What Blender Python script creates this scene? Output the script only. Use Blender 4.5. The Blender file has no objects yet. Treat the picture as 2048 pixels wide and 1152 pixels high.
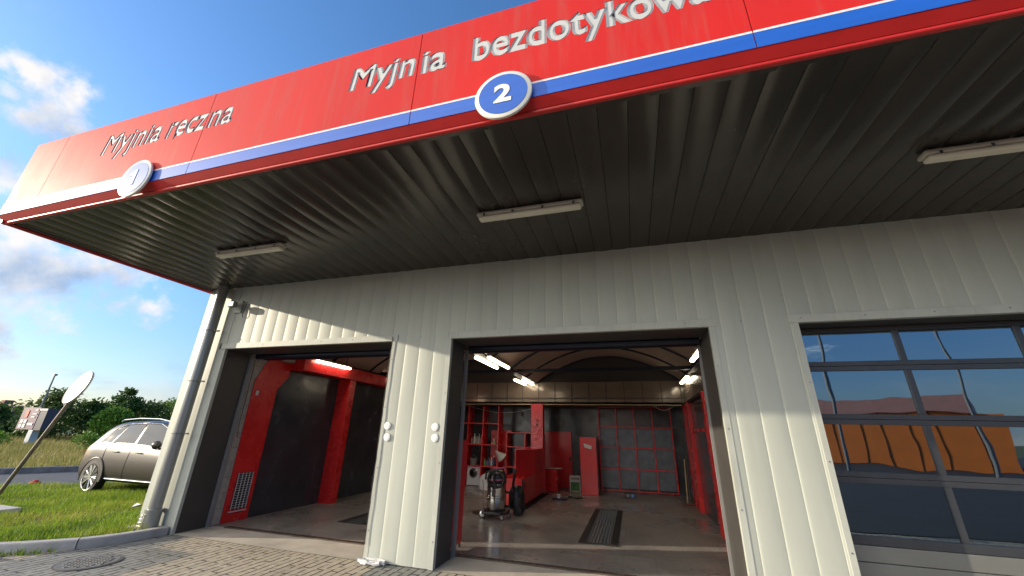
import bpy, math, random
from mathutils import Vector, Matrix
import numpy as np
R = math.radians
random.seed(7); rng = np.random.default_rng(11)
sc = bpy.context.scene; col = sc.collection
PI = math.pi
# ------------------------------------------------------------------ camera
cd = bpy.data.cameras.new('camera'); cam = bpy.data.objects.new('camera', cd); col.objects.link(cam)
cd.sensor_width = 36; cd.lens = 764.694/2048*36; cd.clip_start = .05; cd.clip_end = 3000
right = Vector((0.95861, 0.28363, 0.02486)); down = Vector((-0.07808, 0.34583, -0.93504)); fwd = Vector((-0.2738, 0.8944, 0.35366))
M = Matrix((right, -down, -fwd)).transposed().to_4x4(); M.translation = Vector((0, 0, 1.6)); cam.matrix_world = M
sc.camera = cam
# ------------------------------------------------------------------ light
SUN = Vector((-1, -.33, .262)).normalized()           # towards the sun
EL = math.asin(SUN.z); 
sd = bpy.data.lights.new('sun', 'SUN'); sd.energy = 2.6; sd.angle = R(.5); sd.color = (1, .86, .66)
sun = bpy.data.objects.new('sun', sd); col.objects.link(sun); sun.rotation_euler = (-SUN).to_track_quat('-Z', 'Y').to_euler(); sun.location = (-30, -10, 20)
sc.view_settings.view_transform = 'Standard'; sc.view_settings.look = 'None'; sc.view_settings.exposure = 1.3; sc.view_settings.gamma = 1
W = bpy.data.worlds.new('World'); sc.world = W; W.use_nodes = True
CLOUDS = [(-0.842, 0.189, 0.505, 0.017, 1), (-0.845, 0.212, 0.491, 0.028, 1), (-0.851, 0.239, 0.469, 0.036, 1), (-0.853, 0.26, 0.453, 0.03, 1), (-0.831, 0.247, 0.498, 0.018, 1), (-0.864, 0.2, 0.463, 0.014, 1), (-0.868, 0.224, 0.443, 0.018, 1), (-0.851, 0.174, 0.495, 0.014, 1), (-0.903, 0.249, 0.351, 0.03, 1), (-0.914, 0.302, 0.271, 0.045, 1), (-0.907, 0.343, 0.244, 0.055, 1), (-0.926, 0.316, 0.208, 0.06, 1), (-0.889, 0.386, 0.246, 0.05, 1), (-0.874, 0.427, 0.232, 0.036, 1), (-0.858, 0.469, 0.208, 0.024, 1), (-0.925, 0.34, 0.169, 0.045, 1), (-0.935, 0.327, 0.137, 0.045, 1), (-0.919, 0.368, 0.138, 0.012, 1)]
def world_sky():
    nt = W.node_tree; nt.nodes.clear(); N = nt.nodes.new; L = nt.links.new
    out = N('ShaderNodeOutputWorld'); bg = N('ShaderNodeBackground'); bg.inputs[1].default_value = .108; L(bg.outputs[0], out.inputs[0])
    sky = N('ShaderNodeTexSky'); sky.sky_type = 'NISHITA'; sky.sun_disc = False; sky.sun_elevation = EL
    sky.sun_rotation = math.atan2(SUN.x, SUN.y); sky.air_density = 1.0; sky.dust_density = .6; sky.ozone_density = 2.0; sky.altitude = 100
    hs = N('ShaderNodeHueSaturation'); hs.inputs['Saturation'].default_value = 1.18; hs.inputs['Value'].default_value = 1.1; L(sky.outputs[0], hs.inputs['Color'])
    tc = N('ShaderNodeTexCoord')
    def mth(op, a, b=None):
        m = N('ShaderNodeMath'); m.operation = op
        for i, v in enumerate((a, b)):
            if v is None: continue
            if isinstance(v, (int, float)): m.inputs[i].default_value = v
            else: L(v, m.inputs[i])
        return m.outputs[0]
    def noise(scale, det, rough, off=(0, 0, 0), zs=1):
        mp = N('ShaderNodeMapping'); mp.inputs['Location'].default_value = off; mp.inputs['Scale'].default_value = (1, 1, zs); L(tc.outputs['Generated'], mp.inputs[0])
        n = N('ShaderNodeTexNoise'); n.inputs['Scale'].default_value = scale; n.inputs['Detail'].default_value = det; n.inputs['Roughness'].default_value = rough
        L(mp.outputs[0], n.inputs['Vector']); return n.outputs[0]
    acc = None
    for x, y, z, r, w in CLOUDS:
        d = N('ShaderNodeVectorMath'); d.operation = 'DISTANCE'; L(tc.outputs['Generated'], d.inputs[0]); d.inputs[1].default_value = (x, y, z)
        v = mth('SUBTRACT', 1, mth('DIVIDE', d.outputs['Value'], r*1.5))
        acc = v if acc is None else mth('MAXIMUM', acc, v)
    nz = noise(15, 9, .62, zs=1.1)
    cov = mth('ADD', mth('MULTIPLY', mth('MAXIMUM', acc, -1), .8), mth('MULTIPLY', mth('SUBTRACT', nz, .5), 3.6))
    rmp = N('ShaderNodeMapRange'); rmp.interpolation_type = 'SMOOTHSTEP'; L(cov, rmp.inputs[0]); rmp.inputs[1].default_value = -.15; rmp.inputs[2].default_value = .95
    # thin cloud bars low over the horizon
    sep = N('ShaderNodeSeparateXYZ'); L(tc.outputs['Generated'], sep.inputs[0])
    low = N('ShaderNodeMapRange'); low.interpolation_type = 'SMOOTHSTEP'; L(sep.outputs['Z'], low.inputs[0]); low.inputs[1].default_value = .16; low.inputs[2].default_value = .02
    nb = noise(5, 7, .6, (3, 1, 0), 4.5)
    bar = N('ShaderNodeMapRange'); bar.interpolation_type = 'SMOOTHSTEP'; L(nb, bar.inputs[0]); bar.inputs[1].default_value = .42; bar.inputs[2].default_value = .66
    lowm = mth('MULTIPLY', mth('MULTIPLY', low.outputs[0], bar.outputs[0]), .6)
    # scattered fair-weather cloud everywhere, faint
    ns = noise(3.2, 8, .6, (5, 2, 1)); sm = N('ShaderNodeMapRange'); sm.interpolation_type = 'SMOOTHSTEP'; L(ns, sm.inputs[0]); sm.inputs[1].default_value = .62; sm.inputs[2].default_value = .8
    mask = mth('MAXIMUM', mth('MAXIMUM', mth('MULTIPLY', rmp.outputs[0], .95), lowm), mth('MULTIPLY', sm.outputs[0], .3))
    cr = N('ShaderNodeValToRGB'); cr.color_ramp.elements[0].position = .35; cr.color_ramp.elements[0].color = (1.5, 2.0, 2.8, 1)
    cr.color_ramp.elements[1].position = .62; cr.color_ramp.elements[1].color = (3.9, 3.75, 3.6, 1); L(noise(9, 6, .55, (.35, .2, .3)), cr.inputs[0])
    # bright cloud deck added out of view behind the camera to lift facade shade
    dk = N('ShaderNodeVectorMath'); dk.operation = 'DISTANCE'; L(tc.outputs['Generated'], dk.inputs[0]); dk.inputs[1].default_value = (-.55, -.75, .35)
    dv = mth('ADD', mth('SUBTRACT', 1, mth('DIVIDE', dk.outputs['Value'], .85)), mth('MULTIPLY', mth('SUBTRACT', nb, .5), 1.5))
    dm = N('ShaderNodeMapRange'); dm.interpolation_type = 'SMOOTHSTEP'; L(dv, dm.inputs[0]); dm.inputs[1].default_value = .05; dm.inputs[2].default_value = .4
    mx = N('ShaderNodeMix'); mx.data_type = 'RGBA'; tn = N('ShaderNodeMix'); tn.data_type = 'RGBA'; tn.blend_type = 'MULTIPLY'; tn.inputs['Factor'].default_value = 1; L(hs.outputs[0], tn.inputs['A']); tn.inputs['B'].default_value = (.86, .95, 1.08, 1)
    hz = N('ShaderNodeMapRange'); hz.interpolation_type = 'SMOOTHSTEP'; L(sep.outputs['Z'], hz.inputs[0]); hz.inputs[1].default_value = -.02; hz.inputs[2].default_value = .55
    hc = N('ShaderNodeMix'); hc.data_type = 'RGBA'; L(hz.outputs[0], hc.inputs['Factor']); hc.inputs['A'].default_value = (.50, .50, .60, 1); hc.inputs['B'].default_value = (1, 1, 1, 1)
    t2 = N('ShaderNodeMix'); t2.data_type = 'RGBA'; t2.blend_type = 'MULTIPLY'; t2.inputs['Factor'].default_value = 1; L(tn.outputs['Result'], t2.inputs['A']); L(hc.outputs['Result'], t2.inputs['B'])
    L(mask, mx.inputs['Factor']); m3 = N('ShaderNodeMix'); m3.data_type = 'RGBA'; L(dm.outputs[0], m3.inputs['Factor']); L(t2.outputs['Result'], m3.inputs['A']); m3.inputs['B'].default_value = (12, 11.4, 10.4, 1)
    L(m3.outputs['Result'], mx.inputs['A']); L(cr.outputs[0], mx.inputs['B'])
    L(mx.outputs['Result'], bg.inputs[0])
world_sky()

# ------------------------------------------------------------------ materials
MATS = {}
def mat(name, c, rough=.6, metal=0, var=.08, vscale=3, bump=0, bscale=40, spec=.5, emit=None, estr=0, coat=0, vstretch=(1, 1, 1), rvar=0, ior=None, streak=0, sscale=(14, 1, .5)):
    if name in MATS: return MATS[name]
    m = bpy.data.materials.new(name); m.use_nodes = True; nt = m.node_tree; N = nt.nodes.new; L = nt.links.new
    b = nt.nodes['Principled BSDF']; b.inputs['Metallic'].default_value = metal; b.inputs['Roughness'].default_value = rough
    b.inputs['Specular IOR Level'].default_value = spec
    if ior: b.inputs['IOR'].default_value = ior
    if coat: b.inputs['Coat Weight'].default_value = coat; b.inputs['Coat Roughness'].default_value = .05
    tc = N('ShaderNodeTexCoord'); mp = N('ShaderNodeMapping'); mp.inputs['Scale'].default_value = vstretch; L(tc.outputs['Object'], mp.inputs[0])
    n = N('ShaderNodeTexNoise'); n.inputs['Scale'].default_value = vscale; n.inputs['Detail'].default_value = 7; n.inputs['Roughness'].default_value = .62; L(mp.outputs[0], n.inputs['Vector'])
    cr = N('ShaderNodeValToRGB'); cr.color_ramp.elements[0].position = .3; cr.color_ramp.elements[1].position = .7
    cr.color_ramp.elements[0].color = tuple(max(0, v*(1-var)) for v in c)+(1,); cr.color_ramp.elements[1].color = tuple(min(1, v*(1+var)) for v in c)+(1,)
    L(n.outputs[0], cr.inputs[0]); L(cr.outputs[0], b.inputs['Base Color'])
    if streak:
        m2 = N('ShaderNodeMapping'); m2.inputs['Scale'].default_value = sscale; L(tc.outputs['Object'], m2.inputs[0])
        ns = N('ShaderNodeTexNoise'); ns.inputs['Scale'].default_value = 1.4; ns.inputs['Detail'].default_value = 6; ns.inputs['Roughness'].default_value = .65; L(m2.outputs[0], ns.inputs['Vector'])
        sr = N('ShaderNodeMapRange'); sr.inputs[1].default_value = .5; sr.inputs[2].default_value = .8; sr.inputs[4].default_value = streak; L(ns.outputs[0], sr.inputs[0])
        sx = N('ShaderNodeMix'); sx.data_type = 'RGBA'; L(sr.outputs[0], sx.inputs['Factor']); L(cr.outputs[0], sx.inputs['A']); sx.inputs['B'].default_value = (.22, .19, .15, 1); L(sx.outputs['Result'], b.inputs['Base Color'])
    if rvar:
        mr = N('ShaderNodeMapRange'); L(n.outputs[0], mr.inputs[0]); mr.inputs[1].default_value = .3; mr.inputs[2].default_value = .7
        mr.inputs[3].default_value = max(.02, rough-rvar); mr.inputs[4].default_value = rough+rvar; L(mr.outputs[0], b.inputs['Roughness'])
    if bump:
        n2 = N('ShaderNodeTexNoise'); n2.inputs['Scale'].default_value = bscale; n2.inputs['Detail'].default_value = 4; L(mp.outputs[0], n2.inputs['Vector'])
        bp = N('ShaderNodeBump'); bp.inputs['Strength'].default_value = bump; bp.inputs['Distance'].default_value = .02; L(n2.outputs[0], bp.inputs['Height']); L(bp.outputs[0], b.inputs['Normal'])
    if emit: b.inputs['Emission Color'].default_value = emit+(1,); b.inputs['Emission Strength'].default_value = estr
    MATS[name] = m; return m
def paving_mat(name, c1, c2, mortar, bw, bh, msize, patch=None, rot=0, rough=.85, off=.5, bump=.6, patch_scale=.45, stain=.25, wet=0):
    m = bpy.data.materials.new(name); m.use_nodes = True; nt = m.node_tree; N = nt.nodes.new; L = nt.links.new
    b = nt.nodes['Principled BSDF']; b.inputs['Roughness'].default_value = rough
    tc = N('ShaderNodeTexCoord'); mp = N('ShaderNodeMapping'); mp.inputs['Rotation'].default_value = (0, 0, rot); L(tc.outputs['Object'], mp.inputs[0])
    br = N('ShaderNodeTexBrick'); br.offset = off; br.inputs['Scale'].default_value = 1; br.inputs['Brick Width'].default_value = bw; br.inputs['Row Height'].default_value = bh
    br.inputs['Mortar Size'].default_value = msize; br.inputs['Mortar Smooth'].default_value = .15; br.inputs['Bias'].default_value = 0
    br.inputs['Color1'].default_value = c1+(1,); br.inputs['Color2'].default_value = c2+(1,); br.inputs['Mortar'].default_value = mortar+(1,); L(mp.outputs[0], br.inputs['Vector'])
    last = br.outputs['Color']
    if patch:
        br.inputs['Mortar Size'].default_value = .0035; br.inputs['Mortar'].default_value = tuple(v*.42 for v in c2)+(1,)
        bl = N('ShaderNodeTexBrick'); bl.offset = .5; bl.inputs['Scale'].default_value = 1; bl.inputs['Brick Width'].default_value = bw*2.5; bl.inputs['Row Height'].default_value = bh; bl.inputs['Mortar Size'].default_value = .012; bl.inputs['Mortar Smooth'].default_value = .1
        bl.inputs['Color1'].default_value = (1, 1, 1, 1); bl.inputs['Color2'].default_value = (1, 1, 1, 1); bl.inputs['Mortar'].default_value = (0, 0, 0, 1)
        wv = N('ShaderNodeTexNoise'); wv.inputs['Scale'].default_value = 7; L(tc.outputs['Object'], wv.inputs['Vector']); L(mp.outputs[0], bl.inputs['Vector'])
        wr = N('ShaderNodeMapRange'); wr.inputs[1].default_value = .36; wr.inputs[2].default_value = .5; L(wv.outputs[0], wr.inputs[0])
        fm = N('ShaderNodeMath'); fm.operation = 'MULTIPLY'; L(bl.outputs['Fac'], fm.inputs[0]); L(wr.outputs[0], fm.inputs[1])
        xm = N('ShaderNodeMix'); xm.data_type = 'RGBA'; L(fm.outputs[0], xm.inputs['Factor']); L(last, xm.inputs['A']); xm.inputs['B'].default_value = mortar+(1,); last = xm.outputs['Result']
    def mul(a, fac, colr):
        x = N('ShaderNodeMix'); x.data_type = 'RGBA'; x.blend_type = 'MULTIPLY'; L(fac, x.inputs['Factor']); L(a, x.inputs['A']); x.inputs['B'].default_value = colr+(1,); return x.outputs['Result']
    if patch:
        b2 = N('ShaderNodeTexBrick'); b2.offset = .5; b2.inputs['Scale'].default_value = 1; b2.inputs['Brick Width'].default_value = 1.7; b2.inputs['Row Height'].default_value = .82; b2.inputs['Mortar Size'].default_value = 0
        b2.inputs['Color1'].default_value = (0, 0, 0, 1); b2.inputs['Color2'].default_value = (1, 1, 1, 1); b2.inputs['Bias'].default_value = -.15; L(mp.outputs[0], b2.inputs['Vector'])
        th = N('ShaderNodeMath'); th.operation = 'GREATER_THAN'; th.inputs[1].default_value = .55; L(b2.outputs['Color'], th.inputs[0])
        last = mul(last, th.outputs[0], patch)
    for s, lo, hi, c in ((1.1, .45, .75, (1-stain,)*3), (14, .4, .8, (.72, .72, .72)), (160, .35, .8, (.8, .8, .8))):
        n = N('ShaderNodeTexNoise'); n.inputs['Scale'].default_value = s; n.inputs['Detail'].default_value = 6; L(tc.outputs['Object'], n.inputs['Vector'])
        r = N('ShaderNodeMapRange'); r.inputs[1].default_value = lo; r.inputs[2].default_value = hi; L(n.outputs[0], r.inputs[0]); last = mul(last, r.outputs[0], c)
    if wet:
        wn = N('ShaderNodeTexNoise'); wn.inputs['Scale'].default_value = .8; wn.inputs['Detail'].default_value = 5; L(tc.outputs['Object'], wn.inputs['Vector'])
        wm = N('ShaderNodeMapRange'); wm.inputs[1].default_value = .4; wm.inputs[2].default_value = .62; wm.inputs[3].default_value = rough; wm.inputs[4].default_value = wet; L(wn.outputs[0], wm.inputs[0]); L(wm.outputs[0], b.inputs['Roughness'])
        last = mul(last, wm.outputs[0], (.75, .74, .73))
    L(last, b.inputs['Base Color'])
    iv = N('ShaderNodeMath'); iv.operation = 'SUBTRACT'; iv.inputs[0].default_value = 1; L(br.outputs['Fac'], iv.inputs[1])
    nb = N('ShaderNodeMath'); nb.operation = 'MULTIPLY_ADD'; L(n.outputs[0], nb.inputs[0]); nb.inputs[1].default_value = .25; L(iv.outputs[0], nb.inputs[2])
    bp = N('ShaderNodeBump'); bp.inputs['Strength'].default_value = bump; bp.inputs['Distance'].default_value = .012; L(nb.outputs[0], bp.inputs['Height']); L(bp.outputs[0], b.inputs['Normal'])
    return m
def foliage_mat(name, cols, rough=.6, transl=.25, vscale=1.2):
    m = bpy.data.materials.new(name); m.use_nodes = True; nt = m.node_tree; N = nt.nodes.new; L = nt.links.new
    b = nt.nodes['Principled BSDF']; b.inputs['Roughness'].default_value = rough; b.inputs['Specular IOR Level'].default_value = .3
    geo = N('ShaderNodeNewGeometry'); tc = N('ShaderNodeTexCoord')
    n = N('ShaderNodeTexNoise'); n.inputs['Scale'].default_value = vscale; n.inputs['Detail'].default_value = 4; L(tc.outputs['Object'], n.inputs['Vector'])
    mm = N('ShaderNodeMath'); mm.operation = 'MULTIPLY_ADD'; L(geo.outputs['Random Per Island'], mm.inputs[0]); mm.inputs[1].default_value = .45; L(n.outputs[0], mm.inputs[2])
    cr = N('ShaderNodeValToRGB'); cr.color_ramp.elements.remove(cr.color_ramp.elements[1])
    for i, c in enumerate(cols):
        p = .35+.65*i/(len(cols)-1)
        e = cr.color_ramp.elements[0] if i == 0 else cr.color_ramp.elements.new(p)
        e.position = p; e.color = c+(1,)
    L(mm.outputs[0], cr.inputs[0]); L(cr.outputs[0], b.inputs['Base Color'])
    tr = N('ShaderNodeBsdfTranslucent'); L(cr.outputs[0], tr.inputs[0]); mx = N('ShaderNodeMixShader'); mx.inputs[0].default_value = transl
    L(b.outputs[0], mx.inputs[1]); L(tr.outputs[0], mx.inputs[2]); L(mx.outputs[0], nt.nodes['Material Output'].inputs[0])
    return m
def glass_mat(name, tint=(.25, .28, .3), ior=1.8, bump=0, bscale=1.2, mixmin=.08):
    m = bpy.data.materials.new(name); m.use_nodes = True; nt = m.node_tree; N = nt.nodes.new; L = nt.links.new
    nt.nodes.remove(nt.nodes['Principled BSDF'])
    t = N('ShaderNodeBsdfTransparent'); t.inputs[0].default_value = tint+(1,); g = N('ShaderNodeBsdfGlossy'); g.inputs['Roughness'].default_value = .012
    g.inputs['Color'].default_value = (.68, .86, 1, 1)
    f = N('ShaderNodeFresnel'); f.inputs[0].default_value = ior; mx = N('ShaderNodeMixShader')
    L(f.outputs[0], mx.inputs[0]); L(t.outputs[0], mx.inputs[1]); L(g.outputs[0], mx.inputs[2]); L(mx.outputs[0], nt.nodes['Material Output'].inputs[0])
    if bump:
        tc = N('ShaderNodeTexCoord'); n = N('ShaderNodeTexNoise'); n.inputs['Scale'].default_value = bscale; n.inputs['Detail'].default_value = 1.5; L(tc.outputs['Object'], n.inputs['Vector'])
        bp = N('ShaderNodeBump'); bp.inputs['Strength'].default_value = 1; bp.inputs['Distance'].default_value = bump; L(n.outputs[0], bp.inputs['Height']); L(bp.outputs[0], g.inputs['Normal'])
    return m
clad = mat('silver_cladding', (.42, .445, .395), .56, .06, .10, .8, .06, 3, vstretch=(1, 1, .35), rvar=.06, streak=.22, sscale=(6, 1, .35))
trimm = mat('silver_trim', (.43, .45, .405), .56, .06, .08, 3, .05, 5, streak=.3)
soff = mat('soffit_metal', (.082, .072, .064), .24, .55, .16, .9, .03, 5, vstretch=(1, .5, 1), rvar=.05)
redm = mat('red_fascia_paint', (.56, .022, .020), .55, 0, .08, 1.6, .06, 1.4, vstretch=(1, 1, .5), spec=.12, rvar=.04, streak=.24, sscale=(7, 1, .6))
bluem = mat('blue_stripe_vinyl', (.006, .10, .50), .5, 0, .10, 3, vstretch=(.4, 1, 6))
whitem = mat('white_vinyl', (.75, .72, .70), .5, 0, .05, 5)
letm = mat('letter_white', (.50, .51, .50), .5, 0, .05, 4)
letside = mat('letter_side', (.22, .25, .30), .5, 0, .05, 4)
revm = mat('dark_reveal', (.060, .058, .056), .45, .2, .15, 3, .05, 30)
blackm = mat('black_rubber', (.015, .015, .016), .6, 0, .2, 8)
darkwall = mat('dark_wall', (.035, .043, .052), .22, 0, .3, 2, .06, 9, rvar=.1)
redi = mat('red_interior_paint', (.62, .022, .022), .27, 0, .10, 3, .10, 14, rvar=.08)
redi2 = mat('red_lacquer', (.66, .03, .035), .2, 0, .08, 2.5, .04, 8, rvar=.06)
tilew = mat('white_block', (.50, .48, .45), .5, 0, .08, 3)
bandm = mat('brown_gloss_panel', (.20, .165, .135), .15, .1, .15, 1.2, .03, 4, rvar=.05)
vaultm = mat('brown_vault_sheet', (.46, .37, .30), .35, 0, .18, .9, .04, 5)
steeld = mat('dark_blue_steel', (.012, .017, .035), .4, .2, .1, 5)
darkm = mat('dark_brown_ceiling', (.05, .042, .038), .5, 0, .2, 1)
framem = mat('anthracite_frame', (.052, .058, .068), .38, .3, .1, 3)
concrete = mat('concrete_apron', (.42, .385, .33), .8, 0, .25, 1.6, .2, 60)
kerbm = mat('concrete_kerb', (.42, .40, .38), .8, 0, .18, 4, .3, 60)
asphalt = mat('asphalt', (.075, .078, .085), .85, 0, .2, 3, .4, 150)
lampm = mat('lamp_body_plastic', (.50, .47, .40), .35, 0, .05, 5)
lampd = mat('lamp_diffuser', (.72, .68, .56), .22, 0, .04, 8)
lampon = mat('lamp_diffuser_lit', (.8, .75, .6), .3, 0, .02, 8, emit=(1, .86, .64), estr=6)
chrome = mat('chrome', (.75, .75, .76), .12, 1, .03, 5)
steel = mat('brushed_steel', (.62, .60, .57), .16, 1, .08, 6, vstretch=(8, 8, .3))
whiteplastic = mat('white_plastic', (.62, .62, .62), .4, 0, .05, 5)
greyplastic = mat('grey_plastic', (.20, .20, .20), .45, 0, .08, 5)
glassdoor = glass_mat('door_glass', (.16, .18, .20), 3.4, .0045, 1.3)
bark = mat('bark', (.10, .075, .05), .9, 0, .3, 6, .5, 20)

# ------------------------------------------------------------------ mesh helpers
WL = {}
def wl(o):
    v = Vector((0, 0, 0))
    while o: v += o.location; o = o.parent
    return v
class MB:
    def __init__(s): s.v = []; s.f = []; s.mi = []; s.cur = 0; s.runs = []
    def add(s, vs, fs):
        b = len(s.v); s.v += [tuple(x) for x in vs]; s.f += [tuple(i+b for i in f) for f in fs]; s.mi += [s.cur]*len(fs); s.runs.append((b, len(s.v), len(s.f)-len(fs), len(s.f))); return s
    def box(s, x0, x1, y0, y1, z0, z1, rz=0, c=None):
        vs = [(x, y, z) for z in (z0, z1) for y in (y0, y1) for x in (x0, x1)]
        if rz:
            cx, cy = c or ((x0+x1)/2, (y0+y1)/2); ca, sa = math.cos(rz), math.sin(rz)
            vs = [(cx+(x-cx)*ca-(y-cy)*sa, cy+(x-cx)*sa+(y-cy)*ca, z) for x, y, z in vs]
        return s.add(vs, [(0, 2, 3, 1), (4, 5, 7, 6), (0, 1, 5, 4), (2, 6, 7, 3), (0, 4, 6, 2), (1, 3, 7, 5)])
    def tube(s, pts, r, n=12, cap=True, closed=False):
        pts = [Vector(p) for p in pts]; k = len(pts); rs = r if isinstance(r, (list, tuple)) else [r]*k
        t0 = (pts[1]-pts[0]).normalized(); up = Vector((0, 0, 1)) if abs(t0.z) < .9 else Vector((1, 0, 0)); a = t0.cross(up).normalized()
        vs = []
        for i, p in enumerate(pts):
            if closed: t = (pts[(i+1) % k]-pts[i-1]).normalized()
            else: t = (pts[min(i+1, k-1)]-pts[max(i-1, 0)]).normalized()
            a = (a-t*a.dot(t)).normalized(); bb = t.cross(a)
            vs += [p+a*math.cos(2*PI*j/n)*rs[i]+bb*math.sin(2*PI*j/n)*rs[i] for j in range(n)]
        fs = []
        for i in range(k if closed else k-1):
            for j in range(n):
                i2 = (i+1) % k; fs.append((i*n+j, i*n+(j+1) % n, i2*n+(j+1) % n, i2*n+j))
        if cap and not closed: fs += [tuple(range(n))[::-1], tuple((k-1)*n+j for j in range(n))]
        return s.add(vs, fs)
    def lathe(s, c, prof, n=24, axis='z', caps=True):
        vs = []; fs = []; k = len(prof)
        for r, h in prof:
            for j in range(n):
                a = 2*PI*j/n; x, y = r*math.cos(a), r*math.sin(a)
                p = (x, y, h) if axis == 'z' else ((x, h, y) if axis == 'y' else (h, x, y)); vs.append((c[0]+p[0], c[1]+p[1], c[2]+p[2]))
        for i in range(k-1):
            for j in range(n): fs.append((i*n+j, i*n+(j+1) % n, (i+1)*n+(j+1) % n, (i+1)*n+j))
        if caps: fs += [tuple(range(n)), tuple((k-1)*n+j for j in range(n))[::-1]]
        return s.add(vs, fs)
    def prism(s, poly, d, axis='y', at=0):                      # poly in the other two axes, extruded by d from at
        n = len(poly); f = {'y': lambda a, b, t: (a, t, b), 'z': lambda a, b, t: (a, b, t), 'x': lambda a, b, t: (t, a, b)}[axis]
        vs = [f(a, b, at) for a, b in poly]+[f(a, b, at+d) for a, b in poly]
        fs = [tuple(range(n)), tuple(range(n, 2*n))[::-1]]+[(i, i+n, (i+1) % n+n, (i+1) % n) for i in range(n)]
        return s.add(vs, fs)
    def grid(s, P, nu, nv, closed_u=False):
        return s.add(P, [(i*nv+j, ((i+1) % nu)*nv+j, ((i+1) % nu)*nv+j+1, i*nv+j+1) for i in range(nu if closed_u else nu-1) for j in range(nv-1)])
    def build(s, name, m, parent=None, smooth=False, bevel=0, subsurf=0, sharp=35, recalc=True, solid=0):
        if parent is None:
            a = np.array(s.v); o0 = Vector(((a[:, 0].min()+a[:, 0].max())/2, (a[:, 1].min()+a[:, 1].max())/2, a[:, 2].min())); loc = o0
        else: o0 = wl(parent); loc = Vector((0, 0, 0))
        me = bpy.data.meshes.new(name); me.from_pydata([(x-o0.x, y-o0.y, z-o0.z) for x, y, z in s.v], [], s.f)
        for mm in (m if isinstance(m, (list, tuple)) else [m]): me.materials.append(mm)
        if max(s.mi, default=0): me.polygons.foreach_set('material_index', s.mi)
        if recalc:
            import bmesh
            b = bmesh.new(); b.from_mesh(me); bmesh.ops.recalc_face_normals(b, faces=b.faces); b.to_mesh(me); b.free()
        if smooth:
            me.polygons.foreach_set('use_smooth', [True]*len(me.polygons))
            if sharp: me.set_sharp_from_angle(angle=R(sharp))
        me.update(); o = bpy.data.objects.new(name, me); o.location = loc; col.objects.link(o)
        if parent: o.parent = parent
        if solid: md = o.modifiers.new('s', 'SOLIDIFY'); md.thickness = solid
        if bevel: md = o.modifiers.new('b', 'BEVEL'); md.width = bevel; md.segments = 2; md.limit_method = 'ANGLE'; md.angle_limit = R(50)
        if subsurf: md = o.modifiers.new('ss', 'SUBSURF'); md.levels = md.render_levels = subsurf
        return o
def builds(mb, name, m, parent=None, **k):
    for v0, v1, f0, f1 in mb.runs:
        q = MB(); q.v = mb.v[v0:v1]; q.f = [tuple(i-v0 for i in f) for f in mb.f[f0:f1]]; q.mi = mb.mi[f0:f1]; q.build(name, m, parent, **k)
def tag(o, label=None, cat=None, group=None, kind=None):
    if label: o['label'] = label
    if cat: o['category'] = cat
    if group: o['group'] = group
    if kind: o['kind'] = kind
    return o
def thing(name, label, cat, loc=(0, 0, 0), group=None):
    o = bpy.data.objects.new(name, None); o.location = loc; o.empty_display_size = .2; col.objects.link(o); return tag(o, label, cat, group)
def copy_tree(o, parent=None):
    c = o.copy(); col.objects.link(c); c.parent = parent
    for ch in list(o.children): copy_tree(ch, c)
    return c
def struct(mb, name, m, **k): return tag(mb.build(name, m, **k), kind='structure')
def textmesh(txt, bold=.0, extr=.0, shear=0, sp=1.04):
    cu = bpy.data.curves.new('t', 'FONT'); cu.body = txt; cu.size = 1; cu.offset = bold; cu.extrude = extr; cu.shear = shear; cu.space_character = sp; cu.resolution_u = 6
    o = bpy.data.objects.new('t', cu); col.objects.link(o); bpy.context.view_layer.update()
    me = bpy.data.meshes.new_from_object(o.evaluated_get(bpy.context.evaluated_depsgraph_get()))
    vs = np.array([v.co[:] for v in me.vertices]) if len(me.vertices) else np.zeros((0, 3)); fs = [tuple(p.vertices) for p in me.polygons]; nz = [abs(p.normal.z) for p in me.polygons]
    bpy.data.objects.remove(o); bpy.data.curves.remove(cu); bpy.data.meshes.remove(me); return vs, fs, nz
_, = (0,)
CAPH = {}
def put_text(mb, txt, org, ux, uz, width=None, cap=.3, bold=.02, depth=.03, shear=0, side=False, xh=0, dx=0, dd=0):
    """lays text with its left edge at org, along ux, up uz; depth along ux x uz"""
    k = (bold,)
    if k not in CAPH: v, f, n = textmesh('H', bold); CAPH[k] = v[:, 1].max()-v[:, 1].min()
    v, f, nz = textmesh(txt, bold, .5, shear)
    s = cap/CAPH[k]; xa, xb = v[:, 0].min(), v[:, 0].max(); sx = width/(xb-xa) if width else s
    if xh:
        vx = textmesh('x', bold)[0]; xf = vx[:, 1].max()*s; v = v.copy(); yy = v[:, 1]*s; v[:, 1] = np.where(yy <= xf, yy*(xh*cap/xf), xh*cap+(yy-xf)*(1-xh)*cap/max(cap-xf, .01))/s
    if width: xa, sx = xa+dx/ (width/(xb-xa)), (width-2*abs(.009) if (dx or dd) else width)/(xb-xa); 
    ux, uz = Vector(ux), Vector(uz); un = ux.cross(uz); org = Vector(org)+ux*0
    P = [org+ux*((a-xa)*sx)+uz*(b*s)+un*((c+.5)*depth+dd) for a, b, c in v]
    b0 = len(mb.v); mb.v += [tuple(p) for p in P]; mb.f += [tuple(i+b0 for i in q) for q in f]; mb.mi += [(1 if (side and z < .5) else mb.cur) for z in nz]

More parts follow.
